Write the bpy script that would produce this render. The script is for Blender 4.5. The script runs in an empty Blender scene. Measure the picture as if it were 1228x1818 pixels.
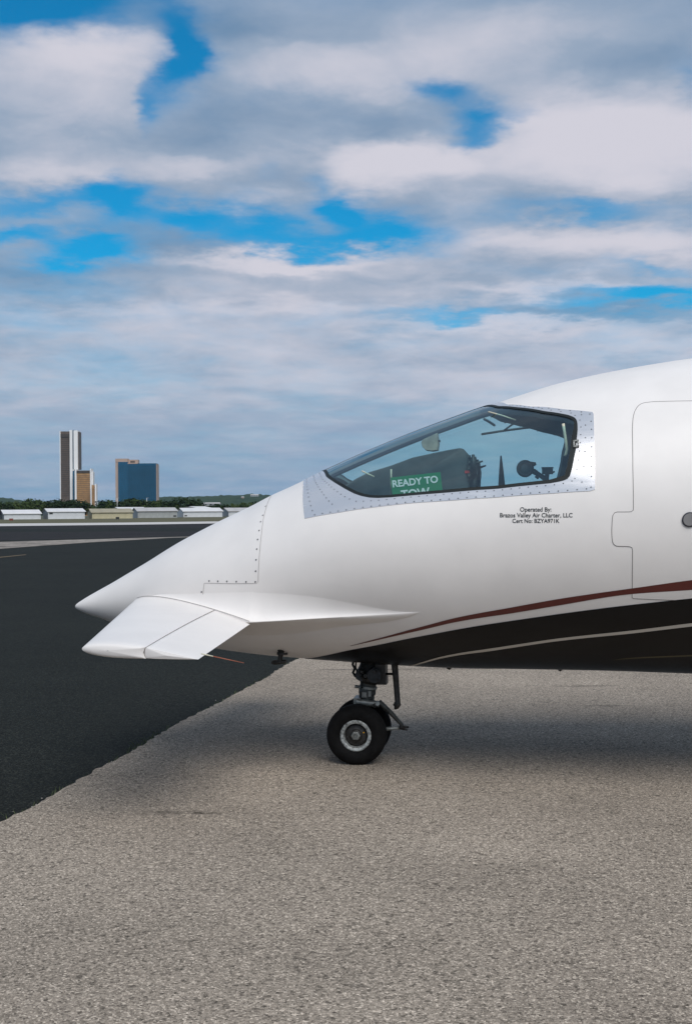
import bpy, bmesh, math, random
import numpy as np
from mathutils import Vector, Matrix
from mathutils.bvhtree import BVHTree

random.seed(7)
rng = np.random.default_rng(7)
S = bpy.context.scene
COL = S.collection
R = math.radians

# ------------------------------------------------------------------ camera
F, CX, CY = 2200.0, 614.0, 911.0            # focal length and principal point in photo pixels
EYE = Vector((0, 0, 1.40))
ROLL = R(0.42)
cam_d = bpy.data.cameras.new('camera')
cam = bpy.data.objects.new('camera', cam_d)
COL.objects.link(cam)
RC = (Matrix.Rotation(R(90), 3, 'X') @ Matrix.Rotation(-ROLL, 3, 'Z'))
cam.matrix_world = Matrix.Translation(EYE) @ RC.to_4x4()
cam_d.sensor_fit = 'VERTICAL'
cam_d.sensor_height = 36.0
cam_d.lens = 36.0 * F / 1818.0
cam_d.shift_y = (CY - 909.0) / 1818.0
cam_d.clip_start = 0.05
cam_d.clip_end = 30000
S.camera = cam

def ray(px, py):
    return RC @ Vector(((px - CX) / F, -(py - CY) / F, -1.0))

def at_depth(px, py, Y):
    d = ray(px, py)
    return EYE + d * (Y / d.y)

def on_ground(px, py, z=0.0):
    d = ray(px, py)
    return EYE + d * ((z - EYE.z) / d.z)

# ------------------------------------------------------------------ world and sun
SUN_EL, SUN_AZ = R(51), R(160)     # azimuth measured clockwise from +Y: the sun stands behind the camera
SKY_STRENGTH = 0.10
world = bpy.data.worlds.new('World')
S.world = world
world.use_nodes = True
wn, wl = world.node_tree.nodes, world.node_tree.links
wn.clear()

def wmath(op, a, b=None, c=None, clamp=False):
    n = wn.new('ShaderNodeMath'); n.operation = op; n.use_clamp = clamp
    for i, v in enumerate((a, b, c)):
        if v is None: continue
        if isinstance(v, (int, float)): n.inputs[i].default_value = v
        else: wl.new(v, n.inputs[i])
    return n.outputs[0]

def wramp(fac, a, b):
    n = wn.new('ShaderNodeMapRange'); n.interpolation_type = 'SMOOTHSTEP'
    wl.new(fac, n.inputs[0]); n.inputs[1].default_value = a; n.inputs[2].default_value = b
    return n.outputs[0]

def wmix(fac, A, B):
    n = wn.new('ShaderNodeMix'); n.data_type = 'RGBA'
    if isinstance(fac, (int, float)): n.inputs[0].default_value = fac
    else: wl.new(fac, n.inputs[0])
    for s, v in ((6, A), (7, B)):
        if isinstance(v, tuple): n.inputs[s].default_value = (*v, 1)
        else: wl.new(v, n.inputs[s])
    return n.outputs[2]

tc = wn.new('ShaderNodeTexCoord')
sep = wn.new('ShaderNodeSeparateXYZ'); wl.new(tc.outputs['Generated'], sep.inputs[0])
dx, dy, dz = sep.outputs
zc = wmath('ADD', wmath('MAXIMUM', dz, 0.0), 0.13)
pu, pv = wmath('DIVIDE', dx, zc), wmath('DIVIDE', dy, zc)
comb = wn.new('ShaderNodeCombineXYZ'); wl.new(pu, comb.inputs[0]); wl.new(pv, comb.inputs[1])

def wnoise(scale, detail, rough, off=(0, 0, 0), dist=0.0, sx=1.0, sy=1.0):
    m = wn.new('ShaderNodeMapping'); m.inputs['Location'].default_value = off
    m.inputs['Scale'].default_value = (sx, sy, 1)
    wl.new(comb.outputs[0], m.inputs[0])
    n = wn.new('ShaderNodeTexNoise'); n.inputs['Scale'].default_value = scale
    n.inputs['Detail'].default_value = detail; n.inputs['Roughness'].default_value = rough
    n.inputs['Distortion'].default_value = dist
    wl.new(m.outputs[0], n.inputs['Vector'])
    return n.outputs['Fac']

# angular position in front of the camera (tangents), bent a little by noise so that cloud edges are ragged
wa, wb = wnoise(4.2, 6, 0.58, (3, 1, 0)), wnoise(4.2, 6, 0.58, (9, 4, 0))
ysafe = wmath('MAXIMUM', dy, 0.02)
ta = wmath('ADD', wmath('DIVIDE', dx, ysafe), wmath('MULTIPLY', wmath('SUBTRACT', wa, 0.5), 0.095))
te = wmath('ADD', wmath('DIVIDE', dz, ysafe), wmath('MULTIPLY', wmath('SUBTRACT', wb, 0.5), 0.058))

def blob(px, py, sx, sy, amp, flat=False):
    a = wmath('MULTIPLY', wmath('SUBTRACT', ta, (px - CX) / F), F / sx)
    e = wmath('MULTIPLY', wmath('SUBTRACT', te, (CY - py) / F), F / sy)
    r = wmath('ADD', wmath('MULTIPLY', a, a), wmath('MULTIPLY', e, e))
    if flat: r = wmath('MULTIPLY', r, r)
    return wmath('MULTIPLY', wmath('EXPONENT', wmath('MULTIPLY', r, -1.0)), amp)

def total(first, blobs):
    for b in blobs: first = wmath('ADD', first, blob(*b))
    return first

# gaps in the cloud cover, and extra cloud
HOLES = [(80, 8, 160, 52, -.85), (318, 95, 40, 80, -.75), (272, 190, 32, 55, -.60), (790, 165, 60, 26, -.62), (850, 212, 66, 24, -.62), (828, 246, 60, 20, -.60),
         (950, 200, 70, 22, -.34), (205, 345, 55, 48, -.58), (90, 355, 120, 24, -.46), (345, 378, 100, 32, -.62), (470, 405, 70, 28, -.48),
         (610, 374, 48, 30, -.72), (700, 420, 80, 28, -.62), (170, 450, 88, 28, -.85), (40, 412, 80, 16, -.50), (560, 430, 100, 18, -.42),
         (1060, 374, 140, 20, -.48), (1150, 532, 140, 18, -.55), (800, 562, 120, 12, -.30), (1225, 150, 30, 40, -.25), (560, 320, 30, 22, -.30),
         (1180, 478, 80, 12, -.24), (485, 298, 30, 24, -.26)]
FILL = [(1075, 268, 195, 85, .55), (130, 200, 150, 110, .42), (700, 300, 150, 45, .28), (380, 290, 130, 34, .26), (560, 100, 220, 80, .24),
        (560, 480, 240, 34, .30), (1000, 430, 170, 34, .22), (880, 80, 260, 70, .16)]
base = wnoise(1.7, 7, 0.52, (1.7, 0.4, 0), 0.25, 1.0, 1.0)
fine = wnoise(8.0, 5, 0.58, (0.3, 5.4, 0), 0.2)
dens = wmath('ADD', wmath('ADD', wmath('MULTIPLY', base, 0.75), wmath('MULTIPLY', fine, 0.30)), 0.17)
dens = total(dens, [(x, y, sx, sy, am * (1.18 if am < 0 else 1)) for x, y, sx, sy, am in HOLES + FILL] + [(1085, 262, 210, 100, .3, True), (125, 180, 165, 130, .3, True)])
cover = wramp(dens, -0.02, 0.86)
# light and dark of the clouds
LIGHT = [(1085, 240, 180, 70, .34), (1090, 345, 160, 24, -.08), (130, 85, 150, 42, .28), (640, 120, 200, 50, .20), (710, 290, 130, 34, .40),
         (360, 292, 110, 24, .30), (500, 462, 210, 18, .44), (900, 425, 150, 28, .34), (1150, 430, 140, 30, .36), (900, 582, 300, 16, .30),
         (90, 308, 100, 26, .26), (860, 60, 150, 40, .16), (240, 545, 300, 20, .18), (980, 515, 170, 14, .28), (1150, 620, 200, 26, .30), (600, 545, 200, 18, .16),
         (350, 40, 170, 26, -.22), (560, 60, 200, 24, -.10), (430, 205, 150, 36, -.14), (350, 420, 200, 26, -.18), (1100, 100, 150, 30, -.16), (140, 215, 150, 36, -.14), (650, 215, 130, 26, -.12),
         (110, 480, 160, 18, -.14), (1010, 556, 180, 14, -.20), (830, 370, 80, 24, .14), (470, 350, 80, 24, .20), (900, 690, 320, 40, .18), (300, 600, 500, 60, .16), (800, 660, 600, 60, .12), (150, 690, 300, 30, .12), (620, 500, 500, 40, .10)]
lnoise = wnoise(2.0, 5, 0.50, (5.1, 2.2, 0), 0.3)
streak = wnoise(5.5, 7, 0.58, (2.0, 8.0, 0), 0.4, 1.0, 0.8)
lum = wmath('ADD', wmath('ADD', wmath('MULTIPLY', lnoise, 0.55), wmath('MULTIPLY', streak, 0.42)), 0.04)
lum = total(lum, LIGHT + [(1085, 262, 205, 98, .34, True), (125, 180, 170, 135, .16, True), (715, 300, 150, 50, .20, True), (600, 120, 220, 75, .10, True)])
lum = wramp(lum, 0.12, 1.02)
cr = wn.new('ShaderNodeValToRGB')
cr.color_ramp.elements[0].position = 0.0; cr.color_ramp.elements[0].color = (1.30, 2.20, 3.45, 1)
cr.color_ramp.elements[1].position = 1.0; cr.color_ramp.elements[1].color = (5.45, 5.35, 6.0, 1)
m1 = cr.color_ramp.elements.new(0.5); m1.color = (2.75, 3.4, 4.45, 1)
wl.new(lum, cr.inputs[0])
sky = wn.new('ShaderNodeTexSky'); sky.sky_type = 'NISHITA'; sky.sun_disc = False
sky.sun_elevation = SUN_EL; sky.sun_rotation = SUN_AZ
sky.air_density = 1.0; sky.dust_density = 0.3; sky.ozone_density = 3.0
tint = wn.new('ShaderNodeMix'); tint.data_type = 'RGBA'; tint.blend_type = 'MULTIPLY'; tint.inputs[0].default_value = 1.0
wl.new(sky.outputs[0], tint.inputs[6]); tint.inputs[7].default_value = (0.04, 0.72, 0.95, 1)
colr = wmix(cover, tint.outputs[2], cr.outputs[0])
# the veil of moisture low over the horizon
veil = wmath('MULTIPLY', wmath('SUBTRACT', 1.0, wramp(dz, 0.0, 0.17)), 0.85)
veilc = wmix(wramp(dz, 0.0, 0.12), (1.25, 2.6, 4.3), (3.3, 3.95, 5.1))
colr = wmix(veil, colr, wmix(wmath('MULTIPLY', lum, 0.62), veilc, (5.2, 5.1, 5.8)))
# below the horizon: plain dull ground tone
colr = wmix(wramp(dz, -0.04, -0.01), (1.0, 1.1, 1.1), colr)
bg = wn.new('ShaderNodeBackground'); bg.inputs[1].default_value = SKY_STRENGTH
wl.new(colr, bg.inputs[0])
wo = wn.new('ShaderNodeOutputWorld'); wl.new(bg.outputs[0], wo.inputs[0])

sd = bpy.data.lights.new('sun', 'SUN'); sd.energy = 2.4; sd.angle = R(44); sd.color = (1.0, 0.978, 0.94)
sun = bpy.data.objects.new('sun', sd); COL.objects.link(sun)
sv = Vector((math.sin(SUN_AZ) * math.cos(SUN_EL), math.cos(SUN_AZ) * math.cos(SUN_EL), math.sin(SUN_EL)))
sun.rotation_euler = sv.to_track_quat('Z', 'Y').to_euler()
sun.location = (0, -5, 30)

S.view_settings.view_transform = 'Standard'
S.view_settings.look = 'None'
S.view_settings.gamma = 1.0
S.view_settings.use_curve_mapping = False
S.view_settings.exposure = 0.25
S.render.engine = 'CYCLES'
S.cycles.max_bounces = 10
S.cycles.transparent_max_bounces = 16

# ------------------------------------------------------------------ materials
def nodes_of(name):
    m = bpy.data.materials.new(name); m.use_nodes = True
    nt = m.node_tree
    return m, nt, nt.nodes, nt.links, nt.nodes['Principled BSDF']

def mat(name, col, rough=0.5, metal=0.0, var=0.12, scale=8.0, coat=0.0, spec=0.5, bump=0.0, bscale=60.0, detail=4):
    m, nt, N, L, p = nodes_of(name)
    p.inputs['Roughness'].default_value = rough; p.inputs['Metallic'].default_value = metal
    p.inputs['Coat Weight'].default_value = coat; p.inputs['Coat Roughness'].default_value = 0.08
    p.inputs['Specular IOR Level'].default_value = spec
    t = N.new('ShaderNodeTexCoord')
    n = N.new('ShaderNodeTexNoise'); n.inputs['Scale'].default_value = scale; n.inputs['Detail'].default_value = detail
    L.new(t.outputs['Object'], n.inputs['Vector'])
    r = N.new('ShaderNodeValToRGB')
    r.color_ramp.elements[0].position = 0.3; r.color_ramp.elements[1].position = 0.7
    r.color_ramp.elements[0].color = tuple(c * (1 - var) for c in col) + (1,)
    r.color_ramp.elements[1].color = tuple(min(1, c * (1 + var)) for c in col) + (1,)
    L.new(n.outputs['Fac'], r.inputs[0]); L.new(r.outputs[0], p.inputs['Base Color'])
    if bump:
        b = N.new('ShaderNodeBump'); b.inputs['Strength'].default_value = bump; b.inputs['Distance'].default_value = 0.01
        n2 = N.new('ShaderNodeTexNoise'); n2.inputs['Scale'].default_value = bscale; n2.inputs['Detail'].default_value = 5
        L.new(t.outputs['Object'], n2.inputs['Vector']); L.new(n2.outputs['Fac'], b.inputs['Height'])
        L.new(b.outputs[0], p.inputs['Normal'])
    return m

M = {}
M['white'] = mat('white_paint', (0.80, 0.755, 0.72), 0.42, var=0.035, scale=4.5, coat=0.0, detail=8)
M['white2'] = mat('canard_paint', (0.74, 0.70, 0.67), 0.45, var=0.03, scale=5.0, coat=0.0)
M['black'] = mat('black_paint', (0.008, 0.0072, 0.0075), 0.30, var=0.15, coat=0.0, spec=0.25)
M['red'] = mat('maroon_paint', (0.105, 0.018, 0.014), 0.32, var=0.1, coat=0.15)
M['pin'] = mat('cream_paint', (0.60, 0.56, 0.50), 0.35, var=0.05)
M['olive'] = mat('gold_paint', (0.10, 0.085, 0.045), 0.35, var=0.05)
M['seam'] = mat('seam_sealant', (0.10, 0.085, 0.08), 0.8, var=0.2)
M['seamlight'] = mat('seam_pale', (0.33, 0.30, 0.285), 0.8, var=0.1)
M['screw'] = mat('screw_steel', (0.05, 0.05, 0.06), 0.45, 0.3)
M['rubber'] = mat('black_rubber', (0.012, 0.016, 0.016), 0.55, var=0.2, spec=0.3)
M['tyre'] = mat('tyre_rubber', (0.0065, 0.006, 0.006), 0.8, var=0.4, scale=30, spec=0.15, bump=0.15, bscale=90)
M['alu_dull'] = mat('dull_aluminium', (0.24, 0.245, 0.23), 0.45, 0.5, var=0.35, scale=40)
M['gear'] = mat('grimy_gear_paint', (0.055, 0.057, 0.052), 0.5, 0.35, var=0.5, scale=45)
M['gear_dark'] = mat('oily_steel', (0.03, 0.028, 0.026), 0.5, 0.3, var=0.5, scale=50)
M['rim'] = mat('chipped_rim_paint', (0.30, 0.31, 0.30), 0.5, 0.2, var=0.75, scale=70)
M['cock'] = mat('cockpit_lining', (0.115, 0.15, 0.16), 0.8, var=0.15)
M['head'] = mat('cockpit_headliner', (0.11, 0.13, 0.135), 0.85, var=0.1)
M['glare'] = mat('glareshield_vinyl', (0.048, 0.062, 0.068), 0.75, var=0.25, scale=14)
M['beige'] = mat('beige_plastic', (0.30, 0.27, 0.22), 0.5, var=0.2, scale=30)
M['cream'] = mat('cream_trim', (0.62, 0.58, 0.45), 0.5, var=0.1)
M['dark'] = mat('dark_plastic', (0.02, 0.024, 0.026), 0.5)
M['signgreen'] = mat('sign_green', (0.010, 0.22, 0.085), 0.55, var=0.08)
M['signwhite'] = mat('sign_white', (0.85, 0.87, 0.85), 0.55, var=0.02)
M['ink'] = mat('decal_ink', (0.012, 0.016, 0.018), 0.5)
M['orange'] = mat('orange_rod', (0.34, 0.10, 0.05), 0.5)
M['yellow'] = mat('yellow_dot', (0.7, 0.4, 0.03), 0.5)
M['redplast'] = mat('red_plastic', (0.5, 0.03, 0.025), 0.5)

def alu_mat():
    m, nt, N, L, p = nodes_of('polished_aluminium')
    p.inputs['Base Color'].default_value = (0.88, 0.85, 0.84, 1)
    p.inputs['Metallic'].default_value = 0.72
    t = N.new('ShaderNodeTexCoord')
    mp = N.new('ShaderNodeMapping'); mp.inputs['Scale'].default_value = (3, 3, 22)
    L.new(t.outputs['Object'], mp.inputs[0])
    n = N.new('ShaderNodeTexNoise'); n.inputs['Scale'].default_value = 2; n.inputs['Detail'].default_value = 2
    L.new(mp.outputs[0], n.inputs['Vector'])
    r = N.new('ShaderNodeMapRange'); r.inputs[3].default_value = 0.16; r.inputs[4].default_value = 0.34
    L.new(n.outputs['Fac'], r.inputs[0]); L.new(r.outputs[0], p.inputs['Roughness'])
    n2 = N.new('ShaderNodeTexNoise'); n2.inputs['Scale'].default_value = 6; n2.inputs['Detail'].default_value = 2
    L.new(t.outputs['Object'], n2.inputs['Vector'])
    b = N.new('ShaderNodeBump'); b.inputs['Strength'].default_value = 0.10; b.inputs['Distance'].default_value = 0.01
    L.new(n2.outputs['Fac'], b.inputs['Height']); L.new(b.outputs[0], p.inputs['Normal'])
    return m
M['alu'] = alu_mat()

def glass_mat():
    m = bpy.data.materials.new('tinted_windscreen'); m.use_nodes = True
    N, L = m.node_tree.nodes, m.node_tree.links; N.clear()
    tr = N.new('ShaderNodeBsdfTransparent'); tr.inputs[0].default_value = (0.82, 0.985, 0.975, 1)
    gl = N.new('ShaderNodeBsdfGlossy'); gl.inputs['Roughness'].default_value = 0.015
    gl.inputs[0].default_value = (0.85, 0.97, 1.0, 1)
    ge = N.new('ShaderNodeNewGeometry'); dt = N.new('ShaderNodeVectorMath'); dt.operation = 'DOT_PRODUCT'
    L.new(ge.outputs['Normal'], dt.inputs[0]); L.new(ge.outputs['Incoming'], dt.inputs[1])
    def mth(op, a, b):
        q = N.new('ShaderNodeMath'); q.operation = op
        for i, v in enumerate((a, b)):
            if isinstance(v, (int, float)): q.inputs[i].default_value = v
            elif v is not None: L.new(v, q.inputs[i])
        return q.outputs[0]
    k = mth('POWER', mth('SUBTRACT', 1.0, mth('ABSOLUTE', dt.outputs['Value'], None)), 5.0)     # Schlick, the same from both sides
    fr = mth('ADD', mth('MULTIPLY', k, 0.87), 0.13)
    mx = N.new('ShaderNodeMixShader'); L.new(fr, mx.inputs[0])
    L.new(tr.outputs[0], mx.inputs[1]); L.new(gl.outputs[0], mx.inputs[2])
    o = N.new('ShaderNodeOutputMaterial'); L.new(mx.outputs[0], o.inputs[0])
    return m
M['glass'] = glass_mat()

def aggregate_mat(name, tones, scale, blotch, stain=None, bump=0.5, rough=0.9, contrast=1.0):
    """exposed stones of several tones, with slow blotches of wear"""
    m, nt, N, L, p = nodes_of(name)
    p.inputs['Roughness'].default_value = rough; p.inputs['Specular IOR Level'].default_value = 0.12
    t = N.new('ShaderNodeTexCoord')
    v = N.new('ShaderNodeTexVoronoi'); v.inputs['Scale'].default_value = scale; v.inputs['Randomness'].default_value = 1.0
    L.new(t.outputs['Object'], v.inputs['Vector'])
    sx = N.new('ShaderNodeSeparateColor'); L.new(v.outputs['Color'], sx.inputs[0])
    r = N.new('ShaderNodeValToRGB'); els = r.color_ramp.elements
    r.color_ramp.interpolation = 'LINEAR'
    els[0].position = 0; els[0].color = tones[0] + (1,)
    els[1].position = 1; els[1].color = tones[-1] + (1,)
    for i, c in enumerate(tones[1:-1]):
        e = els.new((i + 1) / (len(tones) - 1)); e.color = c + (1,)
    L.new(sx.outputs[0], r.inputs[0])
    nf = N.new('ShaderNodeTexNoise'); nf.inputs['Scale'].default_value = scale * 1.9; nf.inputs['Detail'].default_value = 3
    L.new(t.outputs['Object'], nf.inputs['Vector'])
    nb = N.new('ShaderNodeTexNoise'); nb.inputs['Scale'].default_value = blotch; nb.inputs['Detail'].default_value = 7
    nb.inputs['Roughness'].default_value = 0.62
    L.new(t.outputs['Object'], nb.inputs['Vector'])
    def mr(src, a, b, c, d):
        q = N.new('ShaderNodeMapRange'); q.inputs[1].default_value = a; q.inputs[2].default_value = b
        q.inputs[3].default_value = c; q.inputs[4].default_value = d
        L.new(src, q.inputs[0]); return q.outputs[0]
    def mul(A, fac):
        q = N.new('ShaderNodeMix'); q.data_type = 'RGBA'; q.blend_type = 'MULTIPLY'; q.inputs[0].default_value = 1
        L.new(A, q.inputs[6]); L.new(fac, q.inputs[7]); return q.outputs[2]
    c = mul(r.outputs[0], mr(nf.outputs['Fac'], 0.3, 0.7, 0.72, 1.25))
    c = mul(c, mr(nb.outputs['Fac'], 0.3, 0.7, 0.80, 1.16))
    nm = N.new('ShaderNodeTexNoise'); nm.inputs['Scale'].default_value = scale * .28; nm.inputs['Detail'].default_value = 5; nm.inputs['Roughness'].default_value = 0.75
    L.new(t.outputs['Object'], nm.inputs['Vector'])
    c = mul(c, mr(nm.outputs['Fac'], 0.32, 0.68, 0.72, 1.26))
    v2 = N.new('ShaderNodeTexVoronoi'); v2.inputs['Scale'].default_value = scale * .42; L.new(t.outputs['Object'], v2.inputs['Vector'])
    s2 = N.new('ShaderNodeSeparateColor'); L.new(v2.outputs['Color'], s2.inputs[0])
    c = mul(c, mr(s2.outputs[1], 0.90, 0.95, 1.0, 0.55))
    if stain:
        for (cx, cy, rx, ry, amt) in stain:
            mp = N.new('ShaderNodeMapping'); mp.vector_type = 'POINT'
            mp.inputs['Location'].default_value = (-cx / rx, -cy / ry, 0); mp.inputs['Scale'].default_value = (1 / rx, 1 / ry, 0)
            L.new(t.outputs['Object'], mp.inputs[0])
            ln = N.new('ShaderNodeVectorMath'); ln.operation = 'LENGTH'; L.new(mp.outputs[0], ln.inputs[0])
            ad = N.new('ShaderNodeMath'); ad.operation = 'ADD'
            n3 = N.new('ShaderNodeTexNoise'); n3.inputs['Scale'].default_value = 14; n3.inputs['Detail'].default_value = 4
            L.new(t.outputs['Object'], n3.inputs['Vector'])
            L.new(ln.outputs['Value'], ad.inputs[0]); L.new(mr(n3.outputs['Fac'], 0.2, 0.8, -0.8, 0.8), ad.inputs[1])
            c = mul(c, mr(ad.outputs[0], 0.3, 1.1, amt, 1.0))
    L.new(c, p.inputs['Base Color'])
    b = N.new('ShaderNodeBump'); b.inputs['Strength'].default_value = bump; b.inputs['Distance'].default_value = 0.006
    b.invert = True
    L.new(v.outputs['Distance'], b.inputs['Height']); L.new(b.outputs[0], p.inputs['Normal'])
    return m

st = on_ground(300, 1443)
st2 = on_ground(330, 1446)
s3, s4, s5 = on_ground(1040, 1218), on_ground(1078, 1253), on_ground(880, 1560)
M['apron'] = aggregate_mat('exposed_aggregate_concrete',
    [(0.11, 0.093, 0.074), (0.225, 0.188, 0.150), (0.265, 0.222, 0.179), (0.300, 0.251, 0.203), (0.340, 0.284, 0.228), (0.385, 0.323, 0.261), (0.66, 0.56, 0.455)], 165, 0.55,
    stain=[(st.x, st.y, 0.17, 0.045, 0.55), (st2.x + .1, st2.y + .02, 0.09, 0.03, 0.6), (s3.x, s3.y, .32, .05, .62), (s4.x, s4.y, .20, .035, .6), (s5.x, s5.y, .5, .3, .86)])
M['asphalt'] = aggregate_mat('dark_sealed_asphalt', [(0.005, 0.0056, 0.0046), (0.010, 0.0112, 0.0090), (0.0135, 0.0148, 0.0118), (0.038, 0.040, 0.032)], 120, 0.35, bump=0.35, rough=0.85)
M['runway'] = aggregate_mat('worn_runway_asphalt', [(0.017, 0.016, 0.016), (0.022, 0.020, 0.020), (0.029, 0.026, 0.025)], 6, 0.05, bump=0.1)
M['strip'] = aggregate_mat('pale_old_concrete', [(0.20, 0.175, 0.15), (0.26, 0.23, 0.20), (0.33, 0.29, 0.255)], 3, 0.08, bump=0.1)
M['pale'] = mat('pale_concrete_line', (0.52, 0.49, 0.47), 0.9, var=0.12, scale=0.08)
M['grass'] = mat('dry_airfield_grass', (0.085, 0.075, 0.030), 0.95, var=0.35, scale=0.25, detail=8)
M['turf'] = mat('rough_ground', (0.07, 0.07, 0.035), 0.95, var=0.35, scale=0.05, detail=8)
M['yline'] = mat('faded_yellow_paint', (0.11, 0.075, 0.035), 0.9, var=0.3, scale=3)

# ------------------------------------------------------------------ mesh helpers
class MB:
    def __init__(s): s.v, s.f = [], []
    def grid(s, P, closeK=False, closeM=False):
        P = np.asarray(P, float); m, k = P.shape[:2]; b = len(s.v)
        s.v += [tuple(q) for q in P.reshape(-1, 3)]
        for i in range(m if closeM else m - 1):
            for j in range(k if closeK else k - 1):
                i2, j2 = (i + 1) % m, (j + 1) % k
                s.f.append((b + i * k + j, b + i * k + j2, b + i2 * k + j2, b + i2 * k + j))
        return s
    def poly(s, pts):
        b = len(s.v); s.v += [tuple(p) for p in pts]; s.f.append(tuple(range(b, b + len(pts)))); return s
    def fan(s, pts, centre):
        b = len(s.v); s.v += [tuple(p) for p in pts] + [tuple(centre)]; n = len(pts)
        for i in range(n): s.f.append((b + i, b + (i + 1) % n, b + n))
        return s
    def box(s, c, size, rot=None):
        c = Vector(c); h = Vector(size) / 2; b = len(s.v)
        for sx in (-1, 1):
            for sy in (-1, 1):
                for sz in (-1, 1):
                    q = Vector((sx * h.x, sy * h.y, sz * h.z))
                    if rot is not None: q = rot @ q
                    s.v.append(tuple(c + q))
        for f in ((0, 1, 3, 2), (4, 6, 7, 5), (0, 4, 5, 1), (2, 3, 7, 6), (0, 2, 6, 4), (1, 5, 7, 3)):
            s.f.append(tuple(b + i for i in f))
        return s
    def tube(s, pts, radii, seg=12, cap=True):
        pts = [Vector(p) for p in pts]
        if not hasattr(radii, '__len__'): radii = [radii] * len(pts)
        rows = []
        up = None
        for i, p in enumerate(pts):
            d = (pts[min(i + 1, len(pts) - 1)] - pts[max(i - 1, 0)]).normalized()
            if up is None:
                up = Vector((0, 0, 1)) if abs(d.z) < 0.9 else Vector((1, 0, 0))
            x = d.cross(up).normalized(); y = x.cross(d).normalized(); up = y
            rows.append([tuple(p + (x * math.cos(a) + y * math.sin(a)) * radii[i]) for a in np.linspace(0, 2 * math.pi, seg, endpoint=False)])
        s.grid(rows, closeK=True)
        if cap:
            s.fan(rows[0], pts[0]); s.fan(rows[-1], pts[-1])
        return s
    def lathe(s, prof, c, axis='Y', seg=40, closed=False):
        """prof: list of (radius, height along the axis)"""
        rows = []
        for (r, h) in prof:
            row = []
            for a in np.linspace(0, 2 * math.pi, seg, endpoint=False):
                q = (r * math.cos(a), h, r * math.sin(a)) if axis == 'Y' else (r * math.cos(a), r * math.sin(a), h)
                row.append((c[0] + q[0], c[1] + q[1], c[2] + q[2]))
            rows.append(row)
        return s.grid(rows, closeK=True, closeM=closed)
    def build(s, name, m, parent=None, smooth=True, loc=None, label=None, kind=None, auto=None):
        me = bpy.data.meshes.new(name); me.from_pydata(s.v, [], s.f)
        bm = bmesh.new(); bm.from_mesh(me)
        bmesh.ops.remove_doubles(bm, verts=bm.verts, dist=1e-5)
        bmesh.ops.recalc_face_normals(bm, faces=bm.faces)
        if auto is not None:
            for e in bm.edges:
                if len(e.link_faces) == 2 and e.calc_face_angle(0) > R(auto): e.smooth = False
        bm.to_mesh(me); bm.free()
        for p in me.polygons: p.use_smooth = smooth
        me.materials.append(m)
        o = bpy.data.objects.new(name, me); COL.objects.link(o)
        if parent: o.parent = parent
        if loc: o.location = loc
        if label: o['label'] = label
        if kind: o['kind'] = kind
        return o

def tag(o, label, cat, group=None):
    o['label'] = label; o['category'] = cat
    if group: o['group'] = group
    return o

def empty(name, loc, rz=0.0):
    o = bpy.data.objects.new(name, None); COL.objects.link(o)
    o.location = loc; o.rotation_euler = (0, 0, rz); o.empty_display_size = 0.3
    return o

def text_mesh(s, bold=0.012, space=1.0):
    """triangulated flat lettering, scaled to width 1 and centred; returns verts (x, y), faces, height/width"""
    cu = bpy.data.curves.new('lettering', 'FONT'); cu.body = s; cu.size = 1; cu.offset = bold; cu.space_character = space
    cu.resolution_u = 4
    o = bpy.data.objects.new('lettering', cu); COL.objects.link(o)
    dg = bpy.context.evaluated_depsgraph_get()
    me = bpy.data.meshes.new_from_object(o.evaluated_get(dg))
    v = np.array([q.co[:2] for q in me.vertices]); f = [tuple(p.vertices) for p in me.polygons]
    bpy.data.objects.remove(o); bpy.data.meshes.remove(me); bpy.data.curves.remove(cu)
    mn, mx = v.min(0), v.max(0)
    w = mx[0] - mn[0]
    v[:, 0] = (v[:, 0] - (mn[0] + mx[0]) / 2) / w; v[:, 1] = v[:, 1] / w
    return v, f

# ------------------------------------------------------------------ ground and far airfield
def sheet(name, pts, m, z=None):
    return MB().poly([(p[0], p[1], p[2] if z is None else z) for p in pts]).build(name, m, smooth=False, kind='structure')

def far_z(Y):       # the field dips and rises a little towards the hangars
    return np.interp(Y, [0, 60, 170, 330, 560, 700, 1200], [-.045, -.045, -.06, -.12, -.45, -.20, -.2])

g = MB()
ys = [-60, 0, 30, 60, 100, 170, 240, 330, 420, 560, 620, 700, 900, 1200, 2500, 5000, 9000]
g.grid([[(x, y, far_z(y) - .03 if y < 1200 else far_z(1200) - .03) for x in (-6000, -400, -100, -20, 20, 100, 400, 6000)] for y in ys])
g.build('ground', M['turf'], smooth=False, kind='structure')

# dark taxiway tarmac, everything on this side of the pale strip
tx = [(-80, -20), (40, -20), (40, 100), (12, 130), (-80, 135)]
MB().poly([(x, y, -0.030) for x, y in tx]).build('taxiway', M['asphalt'], smooth=False, kind='structure')
# pale concrete wedge lying between taxiway and runway
wp = [on_ground(-160, 967.5, -.022), on_ground(0, 962.0, -.022), on_ground(120, 958.5, -.022), on_ground(235, 955.2, -.022), on_ground(335, 952.6, -.022), on_ground(420, 950.6, -.022),
      on_ground(420, 951.4, -.022), on_ground(310, 954.4, -.022), on_ground(169, 962.4, -.022), on_ground(70, 969.2, -.022), on_ground(0, 974.4, -.022), on_ground(-160, 987, -.022)]
MB().poly(wp).build('concrete_strip', M['strip'], smooth=False, kind='structure')
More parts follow.
